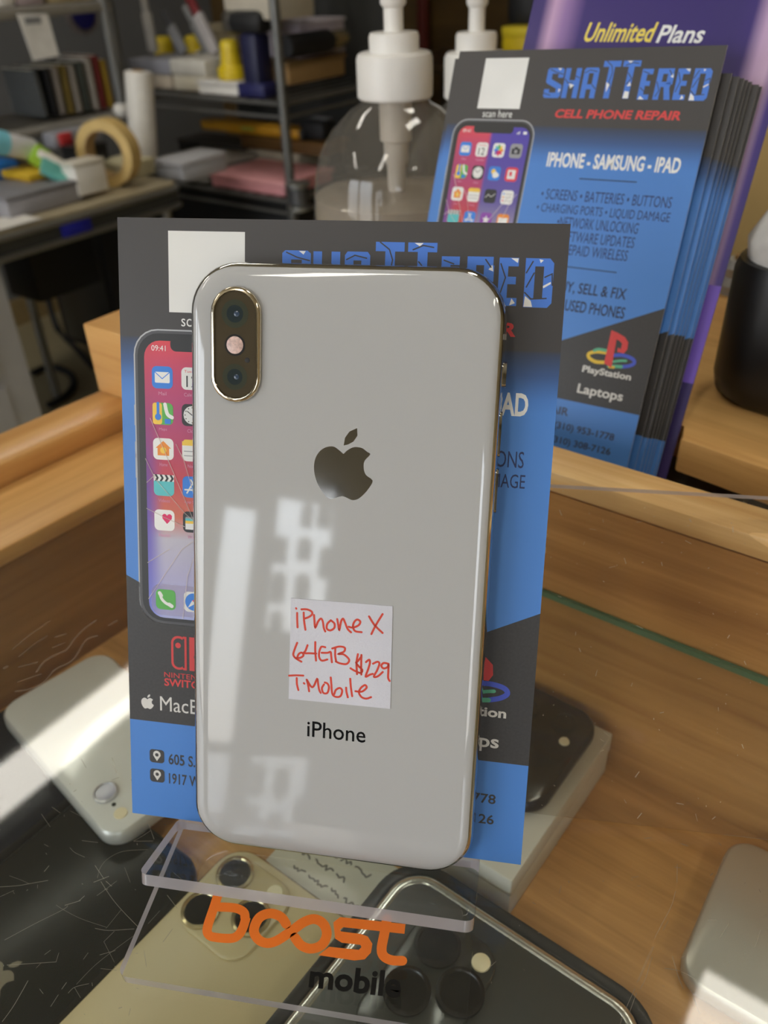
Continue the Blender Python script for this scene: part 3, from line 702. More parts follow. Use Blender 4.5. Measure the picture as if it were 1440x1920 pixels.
# purple brochure behind the stack
dab, tb_ = radians(-1.7), radians(1.5)
SVb, SNb = SV * cos(tb_) - SN * sin(tb_), SN * cos(tb_) + SV * sin(tb_)
BU, BV = SU * cos(dab) + SVb * sin(dab), SVb * cos(dab) - SU * sin(dab)
BO = ST - SN * .0142 + SU * .0122 + SV * -.003
b = MB(); b.box((0, .1145, -.0002), (.102, .229, .0004)); 
br = b.build('brochure', ramp_mat('brochure_print', 0, [(-51, (60, 46, 112)), (-46, (60, 46, 112)), (-41, (196, 160, 196)), (-36, (150, 118, 172)), (-28, (62, 48, 116)), (30, (56, 44, 110)), (36, (60, 46, 116)), (41, (190, 160, 196)), (45, (200, 170, 200)), (49, (64, 44, 124)), (51, (50, 38, 110))], .3, .3), M=frame(BO, BU, BV, SNb))
tag(br, 'tall purple brochure with yellow and white lettering behind the stacked flyers', 'brochure')
p = Print(); p.shape([(32, 0), (51, 0), (51, 46), (32, 46)], 0); p.shape([(32, 46), (51, 46), (51, 82), (32, 82)], 1); p.build('lower_print', [M_('deep_violet', (52, 42, 96), .3), M_('bright_violet', (112, 84, 186), .3)], br)
p = Print()
p.text('Unlimited', -26.0, 164.6, 1.2, 171.6, 0, bold=.02, shear=.2); p.text('Plans', 3.2, 164.4, 20.0, 170.6, 1, bold=.02, shear=.2)
p.build('lettering', [M_('yellow_print', (236, 214, 96), .4), white_print], br)

# ------------------------------------------------------------------ clear phone stand
acr = clear('clear_acrylic', (252, 253, 253), .015)
acr_e = clear('acrylic_edge', (215, 210, 216), .12, haze=.55, hazec=(236, 230, 234), boost=2.5)
st = thing('phone_stand', 'clear acrylic phone stand with an orange and black shop logo, holding the silver phone', 'phone stand')
def acrylic(name, pts, z0, z1, M, parent):
    b = MB(); b.prism(pts, z0, z1)
    for f in b.bm.faces:
        f.normal_update(); f.material_index = 0 if abs(f.normal.z) > .7 else 1
    return b.build(name, [acr, acr_e], parent, M)
HB = .0807 / 2; BX = -.00305
base_M = frame(V((PO.x, PO.y, 0)) + U * BX, U, BK)
acrylic('base_plate', rrect(-HB, -.0312, HB, .030, .0022), .0002, .0030, base_M, st)
lip_M = frame(PO + U * BX - VV * .00015, U, NN, -VV)   # local X right, Y toward viewer, Z down
acrylic('lip', rrect(-HB, -.0100, HB, .0143, .0022), .0, .0030, lip_M, st)
acrylic('back_panel', rrect(-HB, -.0032, HB, .075, .0022), -.0128, -.0100, frame(PO + U * BX, U, VV, NN), st)
KB = lambda x, y: at(370 + x / 3.6, 1660 + y / 3.6, z=.00305)
p = Print(fn=KB, lift=.02)
OR = 66
p.stroke([(140, 62), (115, 140), (68, 285), (78, 335), (125, 352), (228, 358), (278, 335), (308, 285), (330, 215)], 62, 0, caps=False)
p.stroke([(322, 226), (318, 190), (290, 166), (240, 152), (128, 146)], 62, 0, 2, caps=False)
p.stroke([(600, 262), (562, 212), (490, 190), (418, 220), (382, 300), (408, 362), (468, 390), (540, 372), (640, 305), (720, 248), (792, 228), (852, 262), (874, 330), (842, 400), (770, 428), (702, 406), (658, 352)], 66, 0, caps=True)
p.shape([(965, 215), (1405, 262), (1398, 328), (985, 283), (962, 300), (970, 312), (1100, 328), (1150, 345), (1182, 395), (1172, 455), (1130, 500), (1060, 508), (818, 472), (890, 415), (1090, 436), (1108, 418), (1100, 402), (975, 388), (930, 360), (918, 250)], 0, 1)
p.stroke([(1280, 228), (1262, 330), (1244, 428), (1258, 478), (1310, 506), (1384, 510)], 66, 0, 2)
p.text('mobile', 0, 0, 1, 1, 1, 1, bold=.03, quad=((750, 690), (1368, 765), (1388, 585), (768, 530)))
p.build('shop_logo', [M_('orange_vinyl', (234, 116, 18), .4), M_('black_vinyl', (16, 15, 15), .3, spec=.25)], st)

# ------------------------------------------------------------------ the silver phone
steel = M_('polished_steel', (205, 203, 198), .07, 1.0, var=.01)
back_gl = M_('silver_glass', (179, 179, 179), .045, 0, .62, var=.006, vscale=8, coat=.0)
ph = thing('smartphone', 'silver smartphone standing back side out on the clear stand, with a handwritten price note', 'smartphone', M_PHONE)
PW, PH_, PR = .03545, .1436, .0112
def outline(inset, z, n=10): return [V((x, y, z)) for x, y in rrect(-PW + inset, inset, PW - inset, PH_ - inset, max(PR - inset, .0005), n)]
b = MB(); b.loops([outline(i, z) for i, z in ((.0044, 0), (.0032, -.00004), (.0022, -.00016), (.0014, -.00042), (.0011, -.0007))], cap1=False); b.build('back_glass', back_gl, ph, angle=60)
b = MB(); b.loops([outline(i, z) for i, z in ((.00125, -.0006), (.0010, -.00072), (.0006, -.0011), (.00025, -.0017), (.00005, -.0026), (-.0001, -.0038), (.0, -.0052), (.0003, -.0062), (.0009, -.0067), (.0016, -.0070))]); b.build('frame', steel, ph, angle=60)
b = MB(); b.loops([outline(i, z) for i, z in ((.0009, -.0067), (.0014, -.0074), (.0026, -.0077))], cap0=False); b.build('front_glass', M_('black_glass', (14, 14, 16), .06), ph)
# camera
def obround(cx, y0, y1, r, z, n=12):
    return [V((cx + r * cos(pi * k / n), y1 - r + r * sin(pi * k / n), z)) for k in range(n + 1)] + [V((cx - r * cos(pi * k / n), y0 + r - r * sin(pi * k / n), z)) for k in range(n + 1)]
mm = .001
b = MB()
b.loops([obround(-.0239, .1131 - d, .1377 + d, .0054 + d, z) for d, z in ((.0004, -.0002), (.0004, .0007), (.0002, .00105), (-.0001, .0012), (-.0005, .0012), (-.0006, .0008))], cap1=False)
cr = b.build('camera_ring', M_('champagne_steel', (226, 214, 190), .12, 1.0, var=.01), ph, angle=60)
b = MB(); b.loops([obround(-.0239, .1137, .1371, .0048, z) for z in (-.0001, .00085)])
cg = b.build('camera_window', M_('camera_window_glass', (74, 66, 52), .05, spec=.8, coat=1.0), ph)
for y, rr in ((.1322, .0031), (.1184, .0029)):
    b = MB(); b.lathe([(rr, .00086), (rr, .00089)], 24, Matrix.Translation((-.0240, y, 0))); b.lathe([(rr * .62, .00089), (rr * .62, .00091)], 24, Matrix.Translation((-.0240, y, 0)), mi=1); b.lathe([(rr * .2, .00091), (rr * .18, .00093)], 20, Matrix.Translation((-.0236, y, 0)), mi=2)
    b.build('camera_lens', [M_('lens_ring', (62, 66, 56), .1), M_('lens_coating', (46, 54, 56), .08), M_('lens_glint', (58, 72, 92), .1)], ph)
b = MB(); b.lathe([(.0024, .00086), (.0024, .00092), (.0021, .00092)], 24, Matrix.Translation((-.0240, .1254, 0)), mi=1); b.lathe([(.0020, .0009), (.0018, .00096)], 24, Matrix.Translation((-.0240, .1254, 0)), mi=0)
b.build('flash', [M_('flash_lens', (206, 176, 168), .3, var=.25, vscale=1500), M_('dark_metal', (40, 38, 36), .3, .7)], ph)
b = MB(); b.lathe([(.0006, .00086), (.0005, .0009)], 12, Matrix.Translation((-.0211, .1222, 0))); b.build('microphone_hole', M_('black_hole', (8, 8, 8), .6), ph)
p = Print(lift=.01); bo, le = apple_shape(1.2, 99.9, 16.6); p.shape(bo); p.shape(le); p.build('logo', M_('mirror_logo', (214, 212, 208), .06, 1.0, var=.0), ph)
p = Print(lift=.01); p.text('iPhone', -5.9, 33.0, 8.5, 37.1, 0, bold=.008); p.build('wordmark', M_('dark_mirror', (48, 50, 54), .12, .8), ph)
for y0, y1, w in ((.1185, .1240, .0006), (.1032, .1133, .0003), (.0905, .1007, .0003)):
    b = MB(); b.prism(rrect(-.0012, y0, .0012, y1, .0011), 0, w + .0004, frame((PW - .0003, 0, -.0038), (0, 0, 1), (0, 1, 0), (1, 0, 0))); b.build('side_button', steel, ph)
b = MB(); b.loops([outline(i - .00003, z)[0:0] or [V((PW + .00006 - i, y, z)) for y in (.1287, .1299)] + [V((PW - .0012, y, z)) for y in (.1299, .1287)] for i, z in ((.0005, -.0013), (0, -.0024), (-.0001, -.0038), (0, -.0052), (.0009, -.0067))]); b.build('antenna_line', M_('grey_band', (150, 148, 144), .5), ph)
# price note
def KS(x, y):
    a, c = (x - 60) / 1305., (y - 62) / 1290.
    tl, tr_, bl_, br_ = (-10.4, 67.6), (13.8, 67.8), (-10.6, 42.3), (14.2, 42.5)
    yt = y - 62 - 96 * a; c = yt / (1278 + 26 * a)
    return V(((tl[0] * (1 - c) + bl_[0] * c) * (1 - a) + (tr_[0] * (1 - c) + br_[0] * c) * a, (tl[1] * (1 - c) + bl_[1] * c) * (1 - a) + (tr_[1] * (1 - c) + br_[1] * c) * a, 0)) / 1000
b = MB(); b.prism([(-10.4 * mm, 67.6 * mm), (-10.6 * mm, 42.3 * mm), (14.2 * mm, 42.5 * mm), (13.8 * mm, 67.8 * mm)], .00002, .00018)
nt_ = b.build('price_note', M_('note_paper', (206, 206, 216), .75, bump=.3, bscale=2500), ph); nt_['label'] = 'white paper note with red handwriting'
p = Print(fn=KS, lift=.20)
for q in ([(130, 186), (133, 192)], [(145, 245), (148, 330), (155, 425)], [(230, 240), (238, 340), (258, 455)], [(200, 200), (270, 200), (330, 225), (340, 260), (300, 295), (245, 315)], [(365, 270), (372, 340), (385, 425), (420, 350), (455, 315), (480, 350), (495, 430), (515, 475)],
          [(585, 335), (540, 380), (535, 440), (580, 462), (630, 430), (630, 375), (590, 340)], [(665, 320), (680, 390), (695, 455), (715, 350), (740, 315), (765, 360), (800, 440), (845, 485)], [(815, 415), (870, 425), (940, 395), (960, 350), (920, 325), (880, 360), (870, 420), (900, 470), (980, 482)],
          [(1070, 285), (1140, 390), (1245, 490)], [(1240, 255), (1160, 390), (1105, 505)], [(155, 620), (125, 700), (108, 770), (140, 815), (215, 860)], [(140, 815), (200, 810), (240, 780), (220, 745), (180, 760), (160, 805)],
          [(290, 650), (265, 720), (245, 750), (320, 752), (405, 755)], [(390, 610), (392, 720), (405, 845)], [(520, 675), (470, 670), (445, 730), (445, 800), (480, 845), (550, 830)], [(475, 745), (550, 745), (590, 735), (600, 790), (610, 865)],
          [(650, 690), (650, 780), (665, 855)], [(610, 690), (700, 665), (770, 680), (760, 730), (690, 760), (760, 765), (830, 830), (800, 885), (720, 880), (660, 855)],
          [(985, 790), (940, 850), (920, 870), (960, 920), (1000, 960), (980, 1000), (900, 970), (850, 940)], [(940, 760), (925, 870), (935, 1015)], [(985, 770), (985, 900), (990, 1020)],
          [(1045, 860), (1085, 830), (1095, 870), (1075, 950), (1045, 1045), (1100, 1020), (1135, 1010)], [(1135, 880), (1190, 855), (1215, 880), (1190, 960), (1150, 1045), (1200, 1040), (1260, 985)], [(1330, 880), (1270, 870), (1240, 905), (1270, 940), (1320, 920), (1330, 880), (1330, 980), (1330, 1060), (1350, 1100)],
          [(60, 1040), (150, 1035), (245, 1038)], [(160, 1070), (165, 1150), (185, 1225)], [(254, 1135), (262, 1142)], [(290, 1090), (310, 1160), (325, 1240)], [(295, 1095), (350, 1180), (385, 1170), (425, 1080), (440, 1150), (455, 1220), (475, 1260)],
          [(525, 1125), (560, 1140), (580, 1190), (560, 1260), (510, 1260), (490, 1200), (515, 1150)], [(600, 1060), (610, 1150), (625, 1270), (670, 1310), (730, 1300), (750, 1230), (720, 1195), (670, 1220), (650, 1275)], [(800, 1190), (805, 1240), (825, 1315)], [(850, 1075), (860, 1180), (880, 1300)],
          [(920, 1235), (1000, 1240), (1060, 1190), (1040, 1155), (990, 1190), (965, 1250), (1000, 1310), (1060, 1330), (1120, 1310)]):
    P0 = [KS(*q_) * 1000 for q_ in q]
    pp = Print(lift=.20); pp.bm.free(); pp.bm = p.bm; pp.stroke([(v.x, v.y) for v in P0], .50, 0)
p.build('handwriting', M_('red_marker', (206, 62, 40), .5), nt_)

# clear sheet leaning on the right rail
LS0, LS1 = at(985, 1523, z=.003), at(1440, 1574, z=.003)
LF0, LF1 = at(1037, 907, z=RAIL + .0085), at(1440, 932, z=RAIL + .0085)
XA = (LS1 - LS0).normalized(); YA = ((LF0 + LF1) / 2 - (LS0 + LS1) / 2); YA = (YA - XA * YA.dot(XA)); LEN = YA.length; YA.normalize()
MS = frame(LS0, XA, YA, XA.cross(YA))
SWD = max((LS1 - LS0).dot(XA), (LF1 - LS0).dot(XA)) + .004
b = MB(); b.prism([(-.003, 0), (SWD, 0), (SWD, LEN), (-.003, LEN)], -.0028, 0)
for f in b.bm.faces: f.normal_update(); f.material_index = 0 if abs(f.normal.z) > .7 else 1
sheet = b.build('acrylic_sheet', [clear('dusty_acrylic', (247, 245, 242), .03, haze=.02, hazec=(230, 220, 205)), acr_e], M=MS)
tag(sheet, 'clear dusty acrylic sheet leaning against the right rail beside the stand', 'acrylic sheet')
p = Print(lift=.03)
for i in range(150):
    x, y = random.uniform(2, 110), random.uniform(2, LEN * 1000 - 2); a = random.uniform(0, 6.28); L = random.choice((.15, .2, .3, 1.0, 1.8))
    p.stroke([(x, y), (x + L * cos(a), y + L * sin(a))], random.uniform(.08, .2), curve=False)
so = p.build('dust_specks', clear('pale_speck', haze=.6, hazec=(235, 225, 205)), sheet); so['kind'] = 'stuff'

# ------------------------------------------------------------------ phones and boxes inside the case
ZF = CASE_FLOOR + .0001
def slab(name, label, corner, along, w, h, th, mats, r=.011, z=ZF, rim=.35, cat='smartphone'):
    """a phone lying flat: corner on the floor plan, 'along' = direction of the width, length turns left-handed (clockwise)"""
    x = V(along).normalized()
    M = frame(V((corner[0], corner[1], z)), x)
    t = thing(name, label, cat, M)
    def ol(i, zz): return [V((a, c_, zz)) for a, c_ in rrect(i, -h + i, w - i, -i, max(r - i, .001), 8)]
    b = MB(); b.loops([ol(i, zz) for i, zz in ((.0012, 0), (.0002, .0012), (0, th / 2), (.0002, th - .0014), (.0012, th - .0004))], cap1=False); b.build('frame', mats[0], t, angle=60)
    b = MB(); b.loops([ol(i, zz) for i, zz in ((.0012, th - .0004), (.0024, th))], cap0=False); b.build('back_glass', mats[1], t, angle=60)
    return t
def lens(t, x, y, z, r, mats, name='camera_lens', n=24):
    b = MB(); b.lathe([(r, z - .0004), (r, z + .0010), (r * .86, z + .0014), (r * .80, z + .0009)], n, Matrix.Translation((x, y, 0)), cap1=False)
    b.lathe([(r * .82, z + .0008), (r * .5, z + .0009), (r * .3, z + .0009)], n, Matrix.Translation((x, y, 0)), cap0=False, mi=1)
    return b.build(name, mats, t)
def plateau(t, x0, y0, x1, y1, z, mt, r=.006):
    b = MB(); b.loops([[V((a, c_, zz)) for a, c_ in rrect(x0 + i, y0 + i, x1 - i, y1 - i, r)] for i, zz in ((0, z - .0005), (0, z + .0008), (.0006, z + .0012))]); return b.build('camera_plate', mt, t, angle=60)
black_lens = [M_('lens_black_ring', (30, 30, 30), .25, .4), M_('lens_black_glass', (10, 11, 14), .06)]
gold_f = M_('gold_steel', (190, 172, 130), .15, 1.); gold_b = M_('frosted_gold', (196, 180, 140), .32, .0, var=.02)
g = slab('smartphone', 'gold triple-camera smartphone lying in the case under the stand logo', (-.0573, .1850), (.79, -.613, 0), .0715, .144, .0081, [gold_f, gold_b])
plateau(g, .0030, -.0345, .0335, -.0040, .0081, gold_b, .008)
for x, y in ((.0105, -.0115), (.0105, -.0275), (.0260, -.0195)): lens(g, x, y, .0093, .0066, [M_('gold_lens_ring', (196, 180, 140), .2, .8), black_lens[1]])
b = MB(); b.lathe([(.0027, .0090), (.0027, .0096)], 16, Matrix.Translation((.0262, -.0085, 0))); b.build('flash', M_('pale_flash', (226, 214, 180), .4), g)
gr_f = M_('bright_steel_band', (206, 204, 198), .22, .9); gr_b = M_('graphite_glass', (58, 60, 58), .3)
GC = V((-.0029, .1668, 0)) + at(775, 1645, z=-.058) - at(733, 1648, z=-.058)
g = slab('smartphone', 'graphite triple-camera smartphone with a bright steel edge, lying right of the gold one', (GC.x, GC.y), (.785, -.62, 0), .0860, .190, .0090, [gr_f, gr_b], r=.012, z=ZF + .0083)
b = MB(); b.loops([[V((a, c_, zz)) for a, c_ in rrect(-o_, -.19 - o_, .086 + o_, o_, .012 + o_, 8)] for o_, zz in ((.0002, .0004), (.0046, 0), (.0050, .004), (.0042, .0078), (.0008, .0084), (.0002, .0078))], cap0=False, cap1=False); b.build('outer_band', M_('black_outer_band', (24, 25, 25), .4), g, angle=60)  # black band running round outside the steel edge
b = MB(); b.loops([[V((a, c_, zz)) for a, c_ in rrect(o_, -.19 + o_, .086 - o_, -o_, .012 - o_, 8)] for o_, zz in ((.0004, .0086), (.0012, .0095), (.0030, .0096), (.0036, .0090))], cap0=False, cap1=False); b.build('steel_ring', gr_f, g, angle=60)
gi = g.matrix_basis.inverted()
GL = [gi @ at(px_, py_, z=-.056) for px_, py_ in ((821, 1772), (763, 1858), (863, 1861), (902, 1804), (938, 1811))]
px0, px1 = min(q.x for q in GL[:3]) - .0095, GL[4].x
py1 = max(q.y for q in GL[:3]) + .0095
pl_ = plateau(g, px0, py1 - .044, px1, py1, .0090, M_('graphite_plate', (52, 54, 52), .2), .009)
for q in GL[:3]: lens(g, q.x, q.y, .0102, .0072, black_lens)
b = MB(); b.lathe([(.0030, .0100), (.0028, .0107), (.0015, .0110)], 18, Matrix.Translation((GL[3].x, GL[3].y, 0))); b.build('flash', M_('pale_flash', (0,)*3), g)
AX = V((.797, -.604, 0))
g = slab('smartphone', 'black smartphone with a grey fruit logo lying left of the gold one', (-.1168, .2115), AX, .0628, .150, .0081, [M_('black_band', (26, 27, 26), .3, .6), M_('black_back_glass', (22, 24, 20), .2, spec=.08)], r=.010)
lc = g.matrix_basis.inverted() @ at(-6, 1832, z=CASE_FLOOR + .008)
p = Print(lift=8.12); bo, le = apple_shape(lc.x * 1000, lc.y * 1000, 15); p.shape(bo); p.shape(le); p.build('logo', M_('grey_logo', (112, 104, 88), .3, .5), g)
g = slab('smartphone', 'dark blue-black smartphone lying behind the black one at the case side', (-.1580, .2640), AX, .0628, .150, .0081, [M_('black_band', (0,)*3), M_('blue_black_glass', (20, 24, 34), .2, spec=.08)], r=.010)
w = thing('smartphone', 'white single-camera smartphone lying in the case left of the standing flyer', 'smartphone', frame(V((-.1005, .1790, ZF + .0082)), V((-.70, .714, 0)), V((.714, .70, 0)), V((0, 0, -1)) * -1) if False else Matrix(((-.70, .714, 0, -.1005), (.714, .70, 0, .1790), (0, 0, 1, ZF + .0082), (0, 0, 0, 1))))
def wl(i, zz): return [V((a, c_, zz)) for a, c_ in rrect(i, i, .092 - i, .050 - i, .009 - i, 8)]
b = MB(); b.loops([wl(i, zz) for i, zz in ((.001, 0), (.0001, .0012), (0, .0035), (.0002, .0064), (.0012, .0074))], cap1=False); b.build('frame', M_('white_aluminium', (206, 206, 204), .3, .3), w, angle=60)
b = MB(); b.loops([wl(i, zz) for i, zz in ((.0012, .0074), (.0024, .0078))], cap0=False); b.build('back_glass', M_('white_back_glass', (216, 216, 214), .12), w, angle=60)
lens(w, .0197, .0100, .0078, .0046, [M_('white_lens_ring', (200, 200, 205), .3, .4), M_('milky_lens', (176, 176, 196), .2)])
b = MB(); b.lathe([(.0026, .0076), (.0024, .0082)], 16, Matrix.Translation((.0080, .0092, 0))); b.build('flash', M_('pale_flash', (0,)*3), w)
b = MB(); b.lathe([(.0009, .0077), (.0008, .0080)], 10, Matrix.Translation((.0132, .0095, 0))); b.build('microphone_hole', M_('black_hole', (0,)*3), w)
# white carton with a dark phone lying on it
ZT = CASE_FLOOR + .022
CA, CB = at(959, 1651, z=ZT), at(1148, 1375, z=ZT)
CX_ = (CB - CA).normalized(); CL = (CB - CA).length
def on_carton(z): return frame(V((CA.x, CA.y, z)), CX_)
bt = thing('phone_box', 'white phone carton lying in the case behind the flyer corner, a dark phone on it', 'box', on_carton(CASE_FLOOR + .0002))
b = MB(); b.box((CL / 2, .040, .006), (CL, .080, .012), bev=.0008); b.build('box_base', M_('white_carton', (206, 202, 192), .55), bt)
b = MB(); b.box((CL / 2, .040, .0169), (CL + .0006, .0806, .0096), bev=.0008); b.build('box_lid', M_('white_carton', (0,)*3), bt)
dk = thing('smartphone', 'dark navy smartphone lying on top of the white carton', 'smartphone', on_carton(CASE_FLOOR + .0220))
def dl(i, zz): return [V((a, c_, zz)) for a, c_ in rrect(CL * .30 + i, .004 + i, CL - i, .085 - i, .010 - i, 8)]
b = MB(); b.loops([dl(i, zz) for i, zz in ((.001, 0), (.0001, .0012), (0, .0025), (.0002, .0044), (.0012, .0054))], cap1=False); b.build('frame', M_('navy_band', (28, 34, 52), .3, .6), dk, angle=60)
b = MB(); b.loops([dl(i, zz) for i, zz in ((.0012, .0054), (.0024, .0058))], cap0=False); b.build('back_glass', M_('navy_back_glass', (26, 28, 28), .12), dk, angle=60)
fl_ = dk.matrix_basis.inverted() @ at(1058, 1390, z=CASE_FLOOR + .028)
b = MB(); b.lathe([(.0020, .0057), (.0018, .0063)], 16, Matrix.Translation((fl_.x, fl_.y, 0))); b.build('flash', M_('pale_flash', (0,)*3), dk)
lens(dk, fl_.x + .008, fl_.y + .004, .0058, .0045, black_lens); lens(dk, fl_.x + .006, fl_.y + .019, .0058, .0045, black_lens)
# silver laptop corner on the right
sv = thing('tablet', 'silver tablet lying at the right side of the case', 'tablet', frame(V((.1205, .1800, ZF)), V((.80, -.60, 0))))
def sl(i, zz): return [V((a, c_, zz)) for a, c_ in rrect(i, -.060 + i, .16 - i, -i, .009 - i, 8)]
b = MB(); b.loops([sl(i, zz) for i, zz in ((.0016, 0), (.0003, .0015), (0, .004), (.0004, .0066), (.0014, .0075))]); b.build('body', M_('silver_aluminium', (196, 192, 184), .35, .5), sv, angle=60)
p = Print(lift=7.52); bo, le = apple_shape(90, -32, 16); p.shape(bo); p.shape(le); p.build('logo', M_('grey_logo', (0,)*3), sv)
# price slip
b = MB(); TG = [at(505, 1590, z=CASE_FLOOR + .012), at(770, 1592, z=CASE_FLOOR + .012), at(715, 1745, z=CASE_FLOOR + .012), at(640, 1712, z=CASE_FLOOR + .012)]
sl_o = frame(V((-.0440, .1885, CASE_FLOOR + .0003)), V((.80, -.60, 0)))
b = MB(); b.box((.030, -.012, .0001), (.056, .056, .0002))
ps = b.build('price_slip', M_('slip_paper', (205, 200, 186), .7), M=sl_o); tag(ps, 'white price slip with blurred grey writing lying between the gold and graphite phones', 'price slip')
p = Print(lift=.25)
for k in range(4):
    x = 8 + 2 * k
    for w_ in (5, 8, 4, 7)[:(4, 3, 4, 2)[k]]:
        p.stroke([(x + q * .8, 7.6 - 6 * k + random.uniform(-.9, .9)) for q in range(int(w_ / .8) + 1)], .7, 0); x += w_ + 1.8
p.build('lettering', M_('grey_ink', (96, 92, 86), .6), ps)

# ------------------------------------------------------------------ sanitizer bottles
pet = clear('clear_bottle_plastic', (236, 234, 230), .03, haze=.11, hazec=(232, 228, 220), ior=1.5, boost=1.0)
gel = clear('clear_gel', (222, 216, 208), .04, haze=.75, hazec=(226, 218, 208))
pump_w = M_('white_pump_plastic', (232, 229, 224), .35, spec=.4)
def bottle(px, py0, Yp, k, label):
    c = at(px, py0, y=Yp); O = V((c.x, Yp, .0093))
    def zr(row): return at(px, row, y=Yp).z - .0093
    def rad(half, row): return half * (Yp / ray(px, row).y) / F_PX
    t = thing('sanitizer_bottle', label, 'bottle', Matrix.Translation(O), 'sanitizer pump bottles')
    prof = [(.044, 0.0), (.0465, .003), (.0475, .012), (.0478, zr(403)), (.0468, zr(361)), (.0452, zr(320)), (.0420, zr(282)), (.0345, zr(240)), (.0245, zr(205)), (.0190, zr(193)), (.0178, zr(186)), (.0178, zr(170))]
    b = MB(); b.lathe([(r, z) for r, z in prof], 48, cap1=False); b.build('bottle_body', pet, t, angle=70)
    lv = zr(358)
    b = MB(); b.lathe([(.0430, .002), (.0455, .006), (.0468, zr(403)), (.0462, lv - .001), (.0440, lv), (.02, lv), (.004, lv)], 48); b.build('gel', gel, t, angle=50)
    n = 96; b = MB(); z0, z1 = zr(183), zr(97)
    rings = []
    for z, d in ((z0, .0006), (z0 + .001, 0), (z1 - .003, 0), (z1 - .0008, .0006), (z1, .0018)):
        rings.append([V(((.0197 - d + (.00025 if kk % 2 and d == 0 else 0)) * cos(2 * pi * kk / n), (.0197 - d + (.00025 if kk % 2 and d == 0 else 0)) * sin(2 * pi * kk / n), z)) for kk in range(n)])
    b.loops(rings); b.build('screw_cap', pump_w, t)
    b = MB(); z2 = zr(60); b.lathe([(.0128, z1 - .001), (.0130, z2 - .002), (.0122, z2), (.006, z2 + .0003)], 40); b.lathe([(.0050, z2), (.0050, zr(14)), (.0060, zr(10)), (.0066, zr(6)), (.0066, zr(-40)), (.009, zr(-44)), (.009, zr(-75))], 28)
    b.box((.016, 0, zr(-68)), (.045, .011, .009), bev=.003); b.build('pump_head', pump_w, t)
    b = MB(); b.lathe([(.0088, z0), (.0086, zr(262)), (.0068, zr(266)), (.0066, zr(300)), (.0052, zr(310)), (.0048, zr(372)), (.0026, zr(376)), (.0026, .006)], 24); b.build('dip_tube', M_('milky_tube', (214, 208, 200), .45), t)
bottle(740, 140, .490, 1, 'clear round sanitizer pump bottle in front, with a white ribbed cap')
bottle(893, 80, .600, 1, 'clear sanitizer pump bottle half hidden behind the stacked flyers')

# ------------------------------------------------------------------ black machine on the board
dv = thing('card_reader', 'black rounded machine with a silver top standing on the pale oak board', 'machine', frame(V((.1262, .3035, .0433)), V((.70, -.714, 0))))
b = MB(); b.loops([[V((a, c_, z)) for a, c_ in rrect(0 + i, i, .10 - i, .085 - i, .020)] for i, z in ((.004, 0), (.0012, .003), (0, .010), (0, .051), (.001, .055), (.0035, .0555))]); b.build('body', M_('black_plastic', (12, 12, 13), .35), dv, angle=60)
b = MB(); b.loops([[V((a, c_, z)) for a, c_ in rrect(i, i, .10 - i, .085 - i, .019)] for i, z in ((.003, .0553), (.0022, .062), (.006, .071), (.018, .077), (.03, .0785))]); b.build('silver_lid', M_('brushed_silver', (218, 216, 212), .4, .1, var=.12, vscale=120), dv, angle=60)

# ------------------------------------------------------------------ far side of the shop
def rbox(name, label, cat, x0, y0, x1, y1, t=None, s=None, depth=.06, mt=None, group=None, zb=None, bev=.004, lid=None, lidh=.25, extra=None):
    """a box facing the camera side of the shop; its front bottom corners and height are read off, then it gets its own depth"""
    kw = dict(t=t) if t is not None else dict(s=s)
    A, B, T = at(x0, y1, **kw), at(x1, y1, **kw), at((x0 + x1) / 2, y0, **kw)
    C0 = at((x0 + x1) / 2, y1, **kw)
    ax = E1 if t is not None else E2
    wd = abs((B - A).dot(ax)); z0 = C0.z if zb is None else zb; h = T.z - z0
    o = V((C0.x, C0.y, z0))
    M = frame(o, ax) if t is not None else frame(o, E2, -E1)
    r = thing(name, label, cat, M, group)
    b = MB(); hb = h * (1 - lidh) if lid else h
    b.box((0, depth / 2, hb / 2), (wd, depth, hb), bev=min(bev, wd / 4, hb / 4, depth / 4)); b.build('body', mt, r)
    if lid:
        b = MB(); b.box((0, depth / 2, hb + h * lidh / 2), (wd * 1.04, depth * 1.04, h * lidh), bev=min(bev, h * lidh / 4)); b.build('lid', lid, r)
    if extra: extra(r, wd, depth, h)
    return r
chrome = M_('dull_chrome', (150, 150, 146), .35, .8); chrome_d = M_('dark_wire', (70, 70, 70), .4, .7)
white_pl = M_('white_plastic', (222, 218, 210), .5); black_m = M_('black_matt', (20, 20, 22), .6); grey_pl = M_('grey_plastic', (132, 132, 134), .5)
yellow = M_('yellow_plastic', (212, 184, 20), .45); amber = M_('amber_plastic', (190, 138, 24), .5); cardb = M_('cardboard', (150, 118, 74), .8)
# metal bench with its cabinet
bench = thing('workbench', 'grey metal workbench with a blue sticker on its edge, covered in clutter', 'workbench', ROOM @ Matrix.Translation((-1.60, 1.40, -.245)))
b = MB(); b.loops([[V((x, y, z)) for x, y in rrect(-.75, -1.6, 0, 0, .03)] for z in (-.012, .0)]); b.build('bench_top', M_('worn_laminate', (150, 138, 112), .5, var=.15, vscale=20), bench)
b = MB()
for z in (-.012, -.05): b.tube([(-.75, .004, z), (-.03, .004, z), (-.006, -.006, z), (.004, -.03, z), (.004, -1.6, z)], .007)
b.build('edge_rail', chrome, bench)
b = MB(); b.box((-.372, -.004, -.031), (.72, .004, .03)); b.box((-.002, -.80, -.031), (.004, 1.58, .03)); b.build('edge_band', M_('dark_band', (66, 66, 62), .5, .4), bench)
b = MB()
for y, w_ in ((-.31, .075),): b.box((.0075, y, -.031), (.003, w_, .026), bev=.0008)
